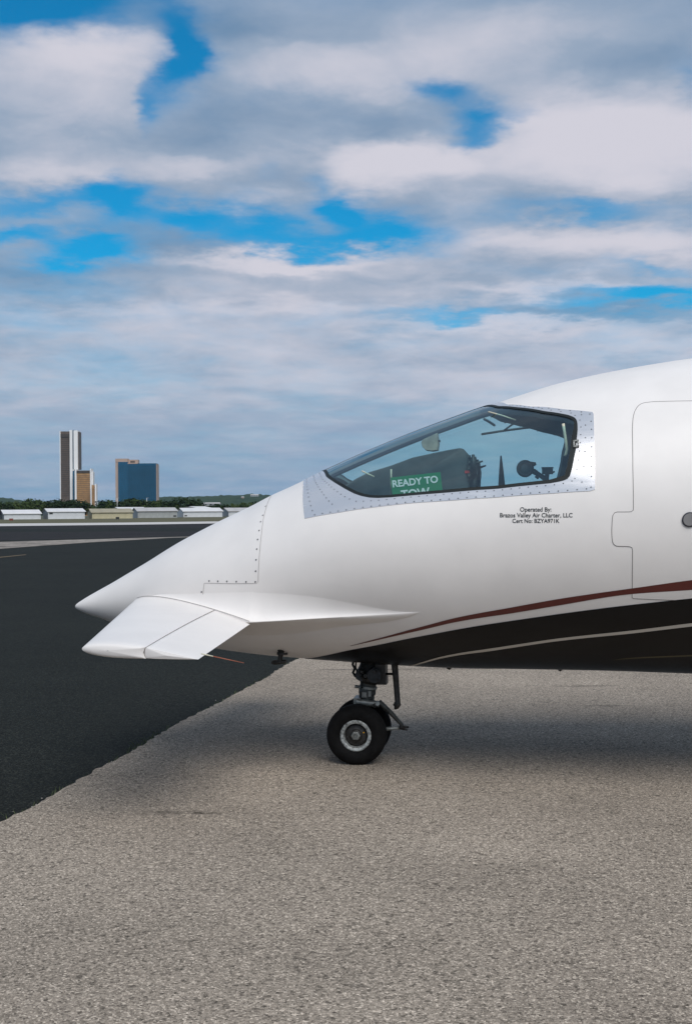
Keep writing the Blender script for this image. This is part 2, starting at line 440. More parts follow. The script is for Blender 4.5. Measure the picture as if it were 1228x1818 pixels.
# runway beyond
def ribbon_px(name, top, bot, m, dz=0.0):
    """a ground sheet whose near and far edges were read from the photograph"""
    mb = MB(); rows = [[], []]
    for r, pts in enumerate((bot, top)):
        for (px, py) in pts:
            p = on_ground(px, py, -.06)
            for _ in range(8): p = on_ground(px, py, float(far_z(p.y)) + dz)
            rows[r].append(tuple(p))
    return mb.grid(rows).build(name, m, smooth=False, kind='structure')
ribbon_px('runway', [(-200, 935.2), (0, 933.8), (230, 931.4), (385, 929.0), (700, 926)], [(-200, 962.5), (0, 959.5), (230, 954.2), (385, 950.2), (700, 946)], M['runway'], .022)
ribbon_px('runway_edge', [(-200, 930.8), (0, 929.6), (230, 927.6), (385, 925.6), (700, 922.2)], [(-200, 935.4), (0, 934.0), (230, 931.6), (385, 929.2), (700, 926.2)], M['pale'], .030)
ribbon_px('grass_strip', [(-200, 923.4), (0, 922.2), (230, 920.2), (385, 918.4), (700, 915.6)], [(-200, 931.0), (0, 929.8), (230, 927.8), (385, 925.8), (700, 922.4)], M['grass'], .026)
MB().poly([on_ground(-30, 991.6, -.024), on_ground(46, 984.2, -.024), on_ground(47, 985.2, -.024), on_ground(-30, 993.2, -.024)]).build('taxi_line', M['yline'], smooth=False, kind='structure')

# light exposed-aggregate apron: one thick slab with an uneven broken edge
e0, e1 = on_ground(0, 1460), on_ground(520, 1175)
ed = (e1 - e0).normalized(); en = Vector((ed.y, -ed.x, 0))
edge = []
t0, t1 = -7.0, 60.0
t = t0
while t < t1:
    p = e0 + ed * t + en * (random.gauss(0, .007) + .014 * math.sin(t * 1.7) + .008 * math.sin(t * 4.1))
    edge.append((p.x, p.y)); t += 0.05 if -2 < t < 10 else 0.4
far = edge[-1]
outline = edge + [(60, far[1]), (60, -14)]
mb = MB()
mb.poly([(x, y, 0) for x, y in outline])
mb.grid([[(x, y, 0) for x, y in edge], [(x + random.uniform(-.01, .0), y, -.028) for x, y in edge]])
mb.build('apron', M['apron'], smooth=False, kind='structure')
M['joint'] = mat('joint_filler', (0.10, 0.085, 0.075), 0.9, var=.3)
jp = on_ground(640, 1189)
MB().poly([(jp.x - .36, jp.y - .008, .004), (30, jp.y - .010, .004), (30, jp.y + .010, .004), (jp.x - .36, jp.y + .008, .004)]).build('expansion_joint', M['joint'], smooth=False, kind='structure')

# crumbled stones and weeds along the slab edge
mb = MB()
for i in range(2200):
    t = random.uniform(-1.5, 9.0); off = random.gauss(-.004, .012)
    if random.random() < .03: off -= abs(random.gauss(0, .03))
    p = e0 + ed * t + en * off
    r = random.uniform(.002, .008) * (1.3 if random.random() < .1 else 1)
    zb = 0.0 if off > 0.03 else -.028
    q = [(p.x + r * random.uniform(.7, 1.3) * math.cos(a), p.y + r * random.uniform(.7, 1.3) * math.sin(a), zb + r * random.uniform(.1, .5)) for a in (0, 1.6, 3.1, 4.7)]
    mb.fan(q, (p.x, p.y, zb + r * 1.2))
M['pebble'] = mat('loose_stone', (0.24, 0.22, 0.20), 0.9, var=0.6, scale=35)
o = mb.build('gravel', M['pebble'], smooth=False, kind='stuff')
o['label'] = 'loose crumbs of stone along the broken edge of the concrete apron'; o['category'] = 'gravel'
mb = MB()
spots = [(-.0, .3, 14), (.3, .5, 30), (1.0, .5, 40), (1.6, .4, 60), (2.2, .25, 90), (2.9, .3, 60), (3.6, .4, 70), (4.4, .5, 70), (5.3, .5, 60), (6.3, .3, 60)]
for (t, sp, n) in spots:
    for i in range(n):
        p = e0 + ed * (t + random.gauss(0, sp)) + en * random.gauss(-.025, .018)
        h = random.uniform(.008, .03) * (1.8 if 2.0 < t < 2.5 else 1); a = random.uniform(0, 6.28); w = random.uniform(.001, .003)
        lean = Vector((math.cos(a), math.sin(a), 0)) * h * random.uniform(.3, 1.2); side = Vector((-math.sin(a), math.cos(a), 0)) * w
        b = Vector((p.x, p.y, -.03))
        mb.poly([b - side, b + side, b + lean * .6 + side * .7 + Vector((0, 0, h * .7)), b + lean + Vector((0, 0, h))])
M['weed'] = mat('weed_green', (0.055, 0.075, 0.025), 0.8, var=0.4, scale=20)
o = mb.build('weeds', M['weed'], smooth=False, kind='stuff')
o['label'] = 'sparse green weeds in the joint between tarmac and concrete'; o['category'] = 'weeds'
# ------------------------------------------------------------------ far side of the airfield
def noise2(x, seed=0):
    return sum(math.sin(x * f + seed * (1.3 + i) + i * 1.7) * a for i, (f, a) in enumerate(((1, 1), (2.3, .55), (5.1, .3), (11.7, .18), (23.0, .1))))

M['hwhite'] = mat('white_sheet_metal', (0.60, 0.61, 0.62), 0.55, var=0.10, scale=.35)
M['hgrey'] = mat('grey_sheet_metal', (0.33, 0.34, 0.33), 0.6, var=0.15, scale=.35)
M['hbeige'] = mat('beige_sheet_metal', (0.47, 0.42, 0.27), 0.6, var=0.12, scale=.35)
M['hroof'] = mat('pale_metal_roof', (0.68, 0.66, 0.65), 0.5, var=0.08, scale=.3)
M['hroofbrown'] = mat('tan_metal_roof', (0.33, 0.29, 0.20), 0.6, var=0.12, scale=.3)
M['hroofgrey'] = mat('weathered_roof', (0.45, 0.43, 0.42), 0.6, var=0.12, scale=.3)
M['hdark'] = mat('dark_opening', (0.025, 0.028, 0.03), 0.6)
M['hend'] = mat('dull_end_sheet', (0.34, 0.36, 0.38), 0.6, var=0.12, scale=.4)

def hangar(px0, px1, pyt, pyr, pyb0, pyb1, Y, depth, wall, roof, end, label, doors=6, openings=(), vent=None):
    """px0..px1: the long wall; pyt: eaves, pyr: ridge; pyb: the foot at its two ends"""
    a, b = at_depth(px0, pyb0, Y), at_depth(px1, pyb1, Y + 6)
    e = at_depth((px0 + px1) / 2, pyt, Y).z; r = at_depth((px0 + px1) / 2, pyr, Y + depth / 2).z
    L = (b - a).length; ang = math.atan2(b.y - a.y, b.x - a.x)
    z0 = min(a.z, b.z) - .1
    t = empty('hangar', (a.x, a.y, z0), ang)
    tag(t, label, 'hangar', 'low hangars along the far side of the airfield')
    h, rr = e - z0, r - z0
    MB().box((L / 2, .15, h / 2), (L, .3, h)).build('front_wall', wall, t, smooth=False)
    mb = MB(); mb.box((L / 2, depth - .15, h / 2), (L, .3, h)); mb.build('rear_wall', wall, t, smooth=False)
    for x in (.15, L - .15):
        g_ = MB()
        for xx in (x - .14, x + .14): g_.poly([(xx, .3, 0), (xx, depth - .3, 0), (xx, depth - .3, h), (xx, depth / 2, rr - .1), (xx, .3, h)])
        g_.build('end_wall', end, t, smooth=False)
    m_ = MB(); o = .5
    for s in (0, 1):
        y0, y1 = (-o, depth / 2) if s == 0 else (depth + o, depth / 2)
        zl = h - .05
        m_.grid([[(-o, y0, zl), (L + o, y0, zl)], [(-o, y1, rr), (L + o, y1, rr)]])
        m_.grid([[(-o, y0, zl), (L + o, y0, zl)], [(-o, y0, zl - .25), (L + o, y0, zl - .25)]])
        m_.grid([[(-o, y0, zl - .25), (L + o, y0, zl - .25)], [(-o, y1, rr - .25), (L + o, y1, rr - .25)]])
    m_.build('roof', roof, t, smooth=False)
    base_door = None
    for k in range(doors):
        w = (L - 1.2) / doors
        if base_door is None:
            base_door = MB().box((0, 0, 0), (w - .35, .1, h - .7)).build('door_panel', wall, t, smooth=False); d = base_door
        else:
            d = base_door.copy(); COL.objects.link(d); d.parent = t
        d.location = (.6 + w * (k + .5), -.04, (h - .7) / 2 + .02)
    for (fx, fz, fw, fh) in openings:
        MB().box((L * fx, -.12, h * fz), (L * fw, .06, h * fh)).build('dark_opening', M['hdark'], t, smooth=False)
    return t
hangar(-70, -2, 908.6, 906.0, 924.0, 923.2, 560, 16, M['hgrey'], M['hroof'], M['hend'], 'grey hangar cut off by the left edge of the photograph', 4)
hangar(8, 73, 911.5, 904.8, 923.6, 923.0, 560, 18, M['hwhite'], M['hroof'], M['hend'], 'white hangar with a pale roof, left of the taller white hangar', 5)
hangar(86, 151, 907.8, 902.4, 922.6, 922.3, 565, 18, M['hwhite'], M['hroof'], M['hend'], 'white hangar with a dark hatch in its wall, below the tall brown tower', 4, ((.08, .78, .09, .22),))
hangar(164, 236, 909.2, 902.8, 922.0, 921.2, 575, 18, M['hbeige'], M['hroofbrown'], M['hbeige'], 'beige hangar with a tan roof', 6)
hangar(214, 262, 904.0, 900.2, 919, 918, 660, 20, M['hwhite'], M['hroof'], M['hwhite'], 'bright white roofed hangar standing behind the beige and grey hangars', 4)
hangar(245, 315, 906.8, 901.0, 919.4, 918.2, 600, 18, M['hgrey'], M['hroofgrey'], M['hend'], 'grey hangar with a weathered roof, in front of the blue glass building', 6, ((.935, .25, .07, .2),))
hangar(326, 395, 907.2, 901.4, 918.0, 917.0, 620, 18, M['hwhite'], M['hroof'], M['hwhite'], 'white hangar with a small dark door at its left end, nearest the airplane nose', 6, ((.06, .25, .06, .2),))
hangar(350, 376, 901.5, 898.8, 914, 914, 690, 16, M['hwhite'], M['hroof'], M['hwhite'], 'small white shed whose roof shows above the white hangar nearest the airplane', 2)
hangar(406, 470, 907.0, 901.2, 916.6, 915.4, 640, 18, M['hwhite'], M['hroofgrey'], M['hend'], 'hangar half hidden behind the airplane nose', 5)

M['signred'] = mat('rusty_red_board', (0.20, 0.05, 0.035), 0.7)
def field_sign(px, py0, py1, wpx, m, label):
    Y = 330.0; b = at_depth(px, py1, Y); s_ = Y / F
    t = empty('airfield_sign', b); tag(t, label, 'sign')
    h = (py1 - py0) * s_
    MB().box((0, 0, h * .58), (wpx * s_, .3, h * .84)).build('board', m, t, smooth=False)
    for x in (-.3, .3): MB().box((x * wpx * s_, 0, h * .1), (.12, .12, h * .3)).build('leg', M['hdark'], t, smooth=False)
field_sign(20.5, 920.6, 924.8, 6.5, M['signred'], 'low red airfield sign on the grass before the left white hangar')
field_sign(209, 917.8, 922.4, 6, M['hdark'], 'low black airfield sign on the grass before the beige hangar')

# ---- towers
M['brown'] = mat('bronze_glass_dark', (0.105, 0.070, 0.052), 0.55, 0.0, var=0.22, scale=.12)
M['gold'] = mat('bronze_glass_gold', (0.38, 0.205, 0.078), 0.5, 0.0, var=0.22, scale=.12)
M['tconc'] = mat('white_tower_concrete', (0.84, 0.82, 0.81), 0.7, var=0.03, scale=.05)
M['slot'] = mat('blue_glass_slot', (0.02, 0.10, 0.18), 0.25, 0.3)
M['tan'] = mat('tan_wall', (0.42, 0.30, 0.24), 0.7, var=0.06, scale=.05)
M['bglass'] = mat('blue_curtain_glass', (0.003, 0.080, 0.165), 0.35, 0.1, var=0.16, scale=.045)
M['bmull'] = mat('blue_mullion', (0.012, 0.085, 0.15), 0.5, 0.2)
TY = 2700.0; TS = TY / F
def gz(): return -4.0
def tower(name, label, cat, px0, px1, group=None):
    c = at_depth((px0 + px1) / 2, 905, TY)
    t = empty(name, (c.x, c.y, gz())); tag(t, label, cat, group); return t, c
def slab(t, c, px0, px1, pyt, dy0, dy1, m, name, z0=0.0):
    a, b = at_depth(px0, pyt, TY), at_depth(px1, pyt, TY); top = a.z - gz()
    return MB().box(((a.x + b.x) / 2 - c.x, (dy0 + dy1) / 2, (top + z0) / 2), (b.x - a.x, dy1 - dy0, top - z0)).build(name, m, t, smooth=False)
def floors(t, c, px0, px1, pyt, pyb, y, m, step=4.2, name='floor_bands', depth=.5, thick=1.1):
    a, b = at_depth(px0, pyt, TY), at_depth(px1, pyt, TY); zt, zb = a.z - gz(), at_depth(px0, pyb, TY).z - gz()
    mb = MB(); z = zb
    while z < zt - 2:
        mb.box(((a.x + b.x) / 2 - c.x, y, z), (b.x - a.x, depth, thick)); z += step
    mb.build(name, m, t, smooth=False, kind='stuff')
G3 = 'cluster of brown and white towers on the skyline'
M['brownband'] = mat('bronze_spandrel', (0.055, 0.038, 0.030), 0.7); M['goldband'] = mat('gold_spandrel', (0.22, 0.125, 0.058), 0.7)
t, c = tower('tower', 'tallest brown tower with white concrete fins on its right side', 'tower', 107, 141, G3)
slab(t, c, 107.2, 124.6, 766, 0, 34, M['brown'], 'bronze_facade'); floors(t, c, 108.3, 124.2, 772, 880, -.2, M['brownband'])
slab(t, c, 107.2, 124.4, 770.5, -1.4, -.1, M['brownband'], 'roof_louvre', at_depth(107, 776, TY).z - gz())
slab(t, c, 106.6, 108.0, 765.3, -1.8, 34.2, M['tconc'], 'corner_fin')
slab(t, c, 124.7, 129.0, 763.6, -4, 30, M['tconc'], 'white_fin'); slab(t, c, 129.0, 131.2, 763.2, 3, 30, M['slot'], 'glass_slot')
z_ = at_depth(135, 833.5, TY).z - gz()
slab(t, c, 131.2, 138.4, 764.2, -1, 28, M['tconc'], 'white_fin', z_); slab(t, c, 138.4, 140.0, 766.4, 2, 28, M['brown'], 'bronze_edge', z_)
slab(t, c, 128.9, 133.4, 834, 1, 27, M['slot'], 'glass_slot')
slab(t, c, 129.0, 131.2, 833.4, .5, 2.8, M['tconc'], 'white_ledge', z_ - 3)
t, c = tower('tower', 'middle golden brown tower, about half as tall as the tallest one', 'tower', 139, 166, G3)
slab(t, c, 140.5, 164.8, 836, -24, 0, M['gold'], 'bronze_facade'); floors(t, c, 141.6, 164.2, 842, 893, -24.2, M['goldband'])
slab(t, c, 140.8, 164.5, 836.2, -25.6, -24.1, M['brownband'], 'roof_louvre', at_depth(150, 840, TY).z - gz())
slab(t, c, 137.6, 140.6, 834.2, -26, 0, M['tconc'], 'white_fin'); slab(t, c, 164.6, 166.4, 832.6, -26, -.5, M['tconc'], 'white_fin'); slab(t, c, 166.4, 168.6, 838, -20, -2, M['tconc'], 'white_fin')
t, c = tower('tower', 'smallest brown tower at the right foot of the cluster', 'tower', 169, 178, G3)
slab(t, c, 169.6, 175.8, 862, -40, -26, M['gold'], 'bronze_facade'); floors(t, c, 170.0, 175.6, 866, 893, -40.2, M['goldband'])
slab(t, c, 168.8, 169.9, 861, -41.5, -27, M['tconc'], 'white_fin'); slab(t, c, 175.6, 178.0, 860, -41.8, -27, M['tconc'], 'white_fin')
t, c = tower('office_building', 'wide blue glass office building with a tan end wall', 'building', 206, 279)
slab(t, c, 211.4, 228.3, 820.5, -9, 20, M['bglass'], 'glass_facade'); slab(t, c, 228.3, 278.4, 824, -8.4, 22, M['bglass'], 'glass_facade')
slab(t, c, 206.2, 211.5, 816, -7, 22, M['tan'], 'end_wall'); slab(t, c, 206.2, 228.0, 814.6, -7.5, 14, M['tan'], 'parapet', at_depth(206, 820.6, TY).z - gz())
slab(t, c, 228.2, 245.5, 816.2, -1, 18, M['tan'], 'penthouse', at_depth(206, 824, TY).z - gz()); slab(t, c, 232, 240, 818.2, -1.6, -1.1, M['brown'], 'penthouse_louvre', at_depth(206, 821.6, TY).z - gz())
slab(t, c, 228.3, 246, 822.3, -9.2, -1.1, M['tan'], 'roof_edge', at_depth(206, 824, TY).z - gz()); slab(t, c, 278.3, 279.6, 824, -7, 22, M['tan'], 'end_wall')
slab(t, c, 246, 278.4, 823.0, -8.6, 21, M['bmull'], 'roof_edge', at_depth(206, 824.2, TY).z - gz())
floors(t, c, 211.6, 278, 826, 893, -9.1, M['bmull'], 4.0, 'floor_bands', .3, .7)
a, b = at_depth(212, 824, TY), at_depth(278, 824, TY); mb = MB(); top = at_depth(212, 826, TY).z - gz()
for x in np.linspace(a.x + 3, b.x - 1, 22): mb.box((x - c.x, -9.0, top / 2), (.5, .5, top))
mb.build('mullions', M['bmull'], t, smooth=False, kind='stuff')

# ---- hills
def forest(name, tones, scale):
    m, nt, N, L, p = nodes_of(name); p.inputs['Roughness'].default_value = .95; p.inputs['Specular IOR Level'].default_value = .1
    t = N.new('ShaderNodeTexCoord'); v = N.new('ShaderNodeTexVoronoi'); v.inputs['Scale'].default_value = scale
    L.new(t.outputs['Object'], v.inputs['Vector']); s_ = N.new('ShaderNodeSeparateColor'); L.new(v.outputs['Color'], s_.inputs[0])
    n = N.new('ShaderNodeTexNoise'); n.inputs['Scale'].default_value = scale * .25; n.inputs['Detail'].default_value = 6; L.new(t.outputs['Object'], n.inputs['Vector'])
    ad = N.new('ShaderNodeMath'); ad.operation = 'MULTIPLY_ADD'; ad.inputs[1].default_value = .5
    L.new(s_.outputs[0], ad.inputs[0]); L.new(n.outputs['Fac'], ad.inputs[2])
    r = N.new('ShaderNodeValToRGB'); r.color_ramp.elements[0].position = .35; r.color_ramp.elements[1].position = .95
    r.color_ramp.elements[0].color = tones[0] + (1,); r.color_ramp.elements[1].color = tones[1] + (1,)
    L.new(ad.outputs[0], r.inputs[0]); L.new(r.outputs[0], p.inputs['Base Color']); return m
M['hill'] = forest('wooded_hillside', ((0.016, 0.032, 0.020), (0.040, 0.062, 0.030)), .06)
M['hillfar'] = forest('haze_tinted_woods', ((0.030, 0.055, 0.050), (0.050, 0.078, 0.060)), .03)  # distance haze painted into the colour: paler, bluer green than the nearer hill
def hill(name, pts, Y, thick, m, rough, seed):
    xs = np.linspace(pts[0][0], pts[-1][0], 420); mb = MB(); rows = [[], [], [], [], []]
    for i, px in enumerate(xs):
        py = np.interp(px, [p[0] for p in pts], [p[1] for p in pts]) - abs(noise2(px * .35, seed)) * rough
        for k, (f_, dy_) in enumerate(((0, -thick), (.55, -thick * .6), (.86, -thick * .3), (1.0, 0), (0, thick))):
            q = at_depth(px, py, Y); z = q.z * f_ + (-6) * (1 - f_) + (random.uniform(-1, 1) * rough * Y / F * .7 if 0 < k < 4 else 0)
            rows[k].append((q.x * (Y + dy_) / Y, Y + dy_, z))
    mb.grid(rows).build(name, m, kind='structure')
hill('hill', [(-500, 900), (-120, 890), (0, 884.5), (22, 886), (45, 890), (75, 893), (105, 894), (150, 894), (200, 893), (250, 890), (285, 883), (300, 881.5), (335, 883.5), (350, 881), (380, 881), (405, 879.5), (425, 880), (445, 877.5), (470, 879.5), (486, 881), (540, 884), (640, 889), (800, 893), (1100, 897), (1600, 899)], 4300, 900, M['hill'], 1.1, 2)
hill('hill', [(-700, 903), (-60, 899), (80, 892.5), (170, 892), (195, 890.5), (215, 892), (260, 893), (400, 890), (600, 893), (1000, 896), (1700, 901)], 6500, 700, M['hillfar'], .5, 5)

# ---- trees
M['leaf'] = forest('tree_leaves', ((0.022, 0.040, 0.014), (0.060, 0.085, 0.028)), .5)
M['leafd'] = forest('dark_tree_leaves', ((0.012, 0.024, 0.011), (0.032, 0.050, 0.020)), .5)
M['leafl'] = forest('light_tree_leaves', ((0.040, 0.060, 0.018), (0.085, 0.105, 0.036)), .5)
M['bark'] = mat('bark', (0.07, 0.055, 0.042), 0.95, var=.3)
def crown_mesh(name, m, nclump, seed, spread):
    rg = random.Random(seed); mb = MB()
    for k in range(nclump):
        a = rg.uniform(0, 6.283); u = rg.uniform(-.75, 1); r = math.sqrt(max(0, 1 - u * u)) * rg.uniform(.35, .92)
        c = Vector((r * math.cos(a) * spread, r * math.sin(a) * spread, .62 + u * .36)); cr = rg.uniform(.16, .30)
        for j in range(26):
            d = Vector((rg.gauss(0, 1), rg.gauss(0, 1), rg.gauss(0, 1))).normalized()
            p = c + Vector((d.x, d.y, d.z * .75)) * cr * rg.uniform(.6, 1.05); s_ = rg.uniform(.035, .075)
            n = (d + Vector((rg.gauss(0, .5), rg.gauss(0, .5), rg.gauss(0, .5) + .4))).normalized()
            x = n.orthogonal().normalized(); y = n.cross(x)
            mb.poly([p + x * s_, p + y * s_ * .8, p - x * s_, p - y * s_ * .8])
    o = mb.build(name, m, smooth=False); me = o.data; bpy.data.objects.remove(o); return me
CR = [crown_mesh('crown', m, n, s, sp) for m, n, s, sp in ((M['leaf'], 26, 1, .52), (M['leafd'], 30, 2, .60), (M['leafl'], 24, 3, .48), (M['leafd'], 22, 4, .42), (M['leaf'], 34, 5, .70))]
tr = MB(); tr.tube([(0, 0, -.02), (.01, 0, .2), (0, .01, .45), (.03, 0, .7)], [.035, .026, .02, .008], 7)
for a in range(5): tr.tube([(0, 0, .32 + .05 * a), (math.cos(a * 2.3) * .2, math.sin(a * 2.3) * .2, .55 + .06 * a)], [.014, .005], 5)
o = tr.build('trunk', M['bark']); TRM = o.data; bpy.data.objects.remove(o)
TREES = []
def tree(px, pyt, Y, kind, wide=1.0):
    b = at_depth(px, 912, Y); z0 = float(far_z(Y)); h = (at_depth(px, pyt, Y).z - z0) / 1.13
    t = empty('tree', (b.x, Y, z0), random.uniform(0, 6.28)); t.scale = (h * wide, h * wide, h)
    for nm, me in (('trunk', TRM), ('crown', CR[kind])):
        c = bpy.data.objects.new(nm, me); COL.objects.link(c); c.parent = t
    TREES.append((px, t, kind, Y)); return t
# hand-placed leaders: (photo x, top y, crown kind)
lead = [(3, 889, 1), (18, 890, 4), (33, 888, 2), (46, 889.5, 0), (58, 884.5, 4), (68, 885.5, 0), (79, 888.5, 2), (90, 887, 1), (104, 883.5, 3), (113, 888.5, 1), (124, 886.5, 1), (135, 885.5, 1), (147, 888.5, 1), (158, 891.5, 0),
        (184, 886, 1), (196, 887, 0), (214, 889, 1), (225, 886, 4), (236, 883, 1), (246, 884.5, 0), (257, 886.5, 1), (268, 888, 4), (284, 886, 0), (297, 888, 1), (310, 889, 0), (332, 881.5, 1), (343, 886, 1), (357, 895.5, 2), (384, 893.5, 1), (398, 893, 3), (415, 892, 2), (432, 891, 0), (448, 890, 2), (462, 888, 1), (478, 887, 0)]
for (px, pyt, k) in lead: tree(px, pyt, random.uniform(735, 800), k, random.uniform(1.0, 1.35) if px != 332 else 1.5)
for i in range(26):
    px = -60 + i * 23 + random.uniform(-7, 7)
    tree(px, (892 if px < 285 else 895) + random.uniform(-2, 3) + (2.5 if 95 < px < 180 else 0), random.uniform(830, 900), random.choice((0, 1, 2, 4)), random.uniform(1.1, 1.5))
KN = {0: 'mid green', 1: 'dark green', 2: 'pale green', 3: 'narrow dark green', 4: 'broad green'}
LM = [(-999, 6, 'the hangar at the left edge'), (6, 84, 'the left white hangar'), (84, 106, 'the tallest tower foot'), (106, 162, 'the hangar below the towers'), (162, 206, 'the beige hangar'),
      (206, 280, 'hangars before the glass building'), (280, 322, 'the grey hangar end'), (322, 402, 'the hangar nearest the airplane'), (402, 9999, 'the half hidden hangar')]
ORD = ['first', 'second', 'third', 'fourth', 'fifth', 'sixth', 'seventh', 'eighth', 'ninth', 'tenth', 'eleventh', 'twelfth']
for lo, hi_, nm in LM:
    for row, rn in ((0, 'front row'), (1, 'back row')):
        sel = sorted([q for q in TREES if lo <= q[0] < hi_ and (q[3] > 815) == bool(row)], key=lambda q: q[0])
        for i, (px, t, k, Y) in enumerate(sel):
            pos_ = ORD[i] + ' from the left' if len(sel) > 1 else 'alone there'
            tag(t, f'{KN[k]} tree, {rn} behind {nm}, {pos_}', 'tree', 'trees behind the hangars')
# two far houses among the trees, and a lamp pole
def house(px, pyb, wpx, hpx, Y, label, m):
    b = at_depth(px, pyb, Y); s_ = Y / F; t = empty('house', b); tag(t, label, 'house'); w, h = wpx * s_, hpx * s_
    MB().box((0, 0, h * .3), (w, 8, h * .6)).build('wall', m, t, smooth=False)
    MB().grid([[(-w * .54, -4.6, h * .6), (w * .54, -4.6, h * .6)], [(-w * .5, 0, h), (w * .5, 0, h)], [(-w * .54, 4.6, h * .6), (w * .54, 4.6, h * .6)]]).build('roof', M['hroofgrey'], t, smooth=False)
    for k in (-.3, 0, .3): MB().box((w * k, -4.05, h * .3), (w * .1, .1, h * .25)).build('window', M['hdark'], t, smooth=False)
house(376, 897.5, 30, 5.5, 815, 'long pale building among the trees above the white hangar', M['hwhite'])
house(358, 898.5, 5, 5, 812, 'tiny white gabled house left of the long pale building', M['hwhite'])
house(431, 884.5, 5, 3, 3300, 'pale house on the wooded hill, left of the grey roof', M['tan'])
house(452, 881.5, 14, 4, 3400, 'wide grey roofed house on top of the wooded hill', M['hend'])
def pole(px, py0, py1, Y, label):
    a, b = at_depth(px, py1, Y), at_depth(px, py0, Y); t = empty('lamp_pole', a); tag(t, label, 'pole'); h = b.z - a.z
    MB().tube([(0, 0, 0), (0, 0, h)], [.16, .10], 8).build('pole', M['tconc'], t)
    MB().box((.5, 0, h), (1.4, .3, .2)).build('lamp_head', M['hend'], t, smooth=False)
pole(208.6, 884, 905, 720, 'thin pale pole at the left edge of the blue glass building')
pole(261, 884, 902, 745, 'thin pale pole in front of the blue glass building')

# ---- the air over the field: far things fade a little
hm = bpy.data.materials.new('haze'); hm.use_nodes = True
hm.node_tree.nodes.clear()
hv = hm.node_tree.nodes.new('ShaderNodeVolumePrincipled'); ho = hm.node_tree.nodes.new('ShaderNodeOutputMaterial')
hv.inputs['Color'].default_value = (0.62, 0.86, 1.0, 1); hv.inputs['Density'].default_value = 2.6e-5; hv.inputs['Anisotropy'].default_value = 0.2
hm.node_tree.links.new(hv.outputs[0], ho.inputs['Volume'])
MB().box((0, 4450, 143), (12300, 9400, 304)).build('haze', hm, smooth=False, kind='stuff')
# ------------------------------------------------------------------ the aircraft
YAW = R(8.0)                       # the nose points slightly away from the camera
ROOT = Vector((0.0, 7.05, 0.0))
plane = empty('airplane', ROOT, -YAW)
tag(plane, 'white turboprop airplane with black and maroon belly stripes parked on the concrete apron', 'airplane')
LR = Matrix.Rotation(YAW, 3, 'Z')
LEYE = LR @ (EYE - ROOT)

def at_yl(px, py, yl):
    d = LR @ ray(px, py)
    return LEYE + d * ((yl - LEYE.y) / d.y)

def pchip(x, y, xi):
    x, y, xi = map(lambda q: np.asarray(q, float), (x, y, xi))
    h = np.diff(x); s = np.diff(y) / h; d = np.zeros_like(x)
    for i in range(1, len(x) - 1):
        if s[i - 1] * s[i] > 0:
            w1, w2 = 2 * h[i] + h[i - 1], h[i] + 2 * h[i - 1]
            d[i] = (w1 + w2) / (w1 / s[i - 1] + w2 / s[i])
    d[0], d[-1] = s[0], s[-1]
    k = np.clip(np.searchsorted(x, xi) - 1, 0, len(x) - 2)
    t = (xi - x[k]) / h[k]; hh = h[k]
    return ((1 + 2 * t) * (1 - t) ** 2 * y[k] + t * (1 - t) ** 2 * hh * d[k] + t * t * (3 - 2 * t) * y[k + 1] + t * t * (t - 1) * hh * d[k + 1])

TOP = [(134, 1077), (137, 1069), (150, 1061), (188, 1040), (254, 1002), (326, 959), (394, 924), (449, 897.5), (486, 878), (520, 862.5), (568, 839.5), (610, 820), (657, 799), (739, 765),
       (803, 741), (853, 723), (878, 715.5), (922, 700.6), (988, 680), (1100, 655), (1228, 634), (1400, 615), (1560, 606)]
BOT = [(134, 1077), (138, 1086), (152, 1092), (173, 1099), (190, 1105), (250, 1122), (310, 1139), (375, 1152), (428, 1160), (481, 1166), (538, 1170.5), (628, 1177), (718, 1183), (803, 1187),
       (900, 1188.5), (1045, 1191), (1228, 1197), (1400, 1203), (1560, 1208)]
tip = at_yl(134, 1077, 0)
X0 = tip.x
XN = 11.0
def knots(pts, sgn):
    K = [(tip.x, tip.z)]
    for (px, py) in pts[1:]:
        p = at_yl(px, py, 0.0)
        for _ in range(4): p = at_yl(px, py, -0.12 * abs(p.z - 1.32) * 1.0)
        K.append((max(p.x, X0 + .0015), p.z))
    return K
KT, KB = knots(TOP, 1), knots(BOT, -1)
KT += [(6.0, 2.42), (8.0, 2.38), (11.0, 1.9)]
KB += [(6.0, .46), (8.0, .65), (11.0, 1.75)]
TAB = X0 + (np.linspace(0, 1, 6000) ** 2) * (XN - X0)
sq = lambda x: np.sqrt(np.maximum(np.asarray(x, float) - X0, 0))
ZT = pchip(sq([k[0] for k in KT]), [k[1] for k in KT], sq(TAB))
ZB = pchip(sq([k[0] for k in KB]), [k[1] for k in KB], sq(TAB))
kx = [X0, X0 + .3, -0.8, -0.1, 0.8, 1.8, 3.0, 6.0, 11.0]
KW = pchip(kx, [1.0, 1.12, 1.20, 1.24, 1.14, 1.06, 1.0, 1.0, 1.0], TAB)
W_ = KW * (ZT - ZB) / 2
FZ = pchip(kx, [.5, .50, .52, .54, .50, .50, .50, .5, .5], TAB)
ZW = ZB + (ZT - ZB) * FZ
NE = 2.0

def prof(x):
    x = np.asarray(x, float)
    return np.interp(x, TAB, ZT), np.interp(x, TAB, ZB), np.interp(x, TAB, W_), np.interp(x, TAB, ZW)

def pos(x, phi):
    x, phi = np.broadcast_arrays(np.asarray(x, float), np.asarray(phi, float))
    zt, zb, w, zw = prof(x)
    e = 2 / NE
    s = np.abs(np.sin(phi)) ** e; c = np.abs(np.cos(phi)) ** e
    y = -np.sign(np.sin(phi)) * w * s
    z = np.where(np.cos(phi) >= 0, zw + (zt - zw) * c, zw - (zw - zb) * c)
    return np.stack([x, y, z], -1)

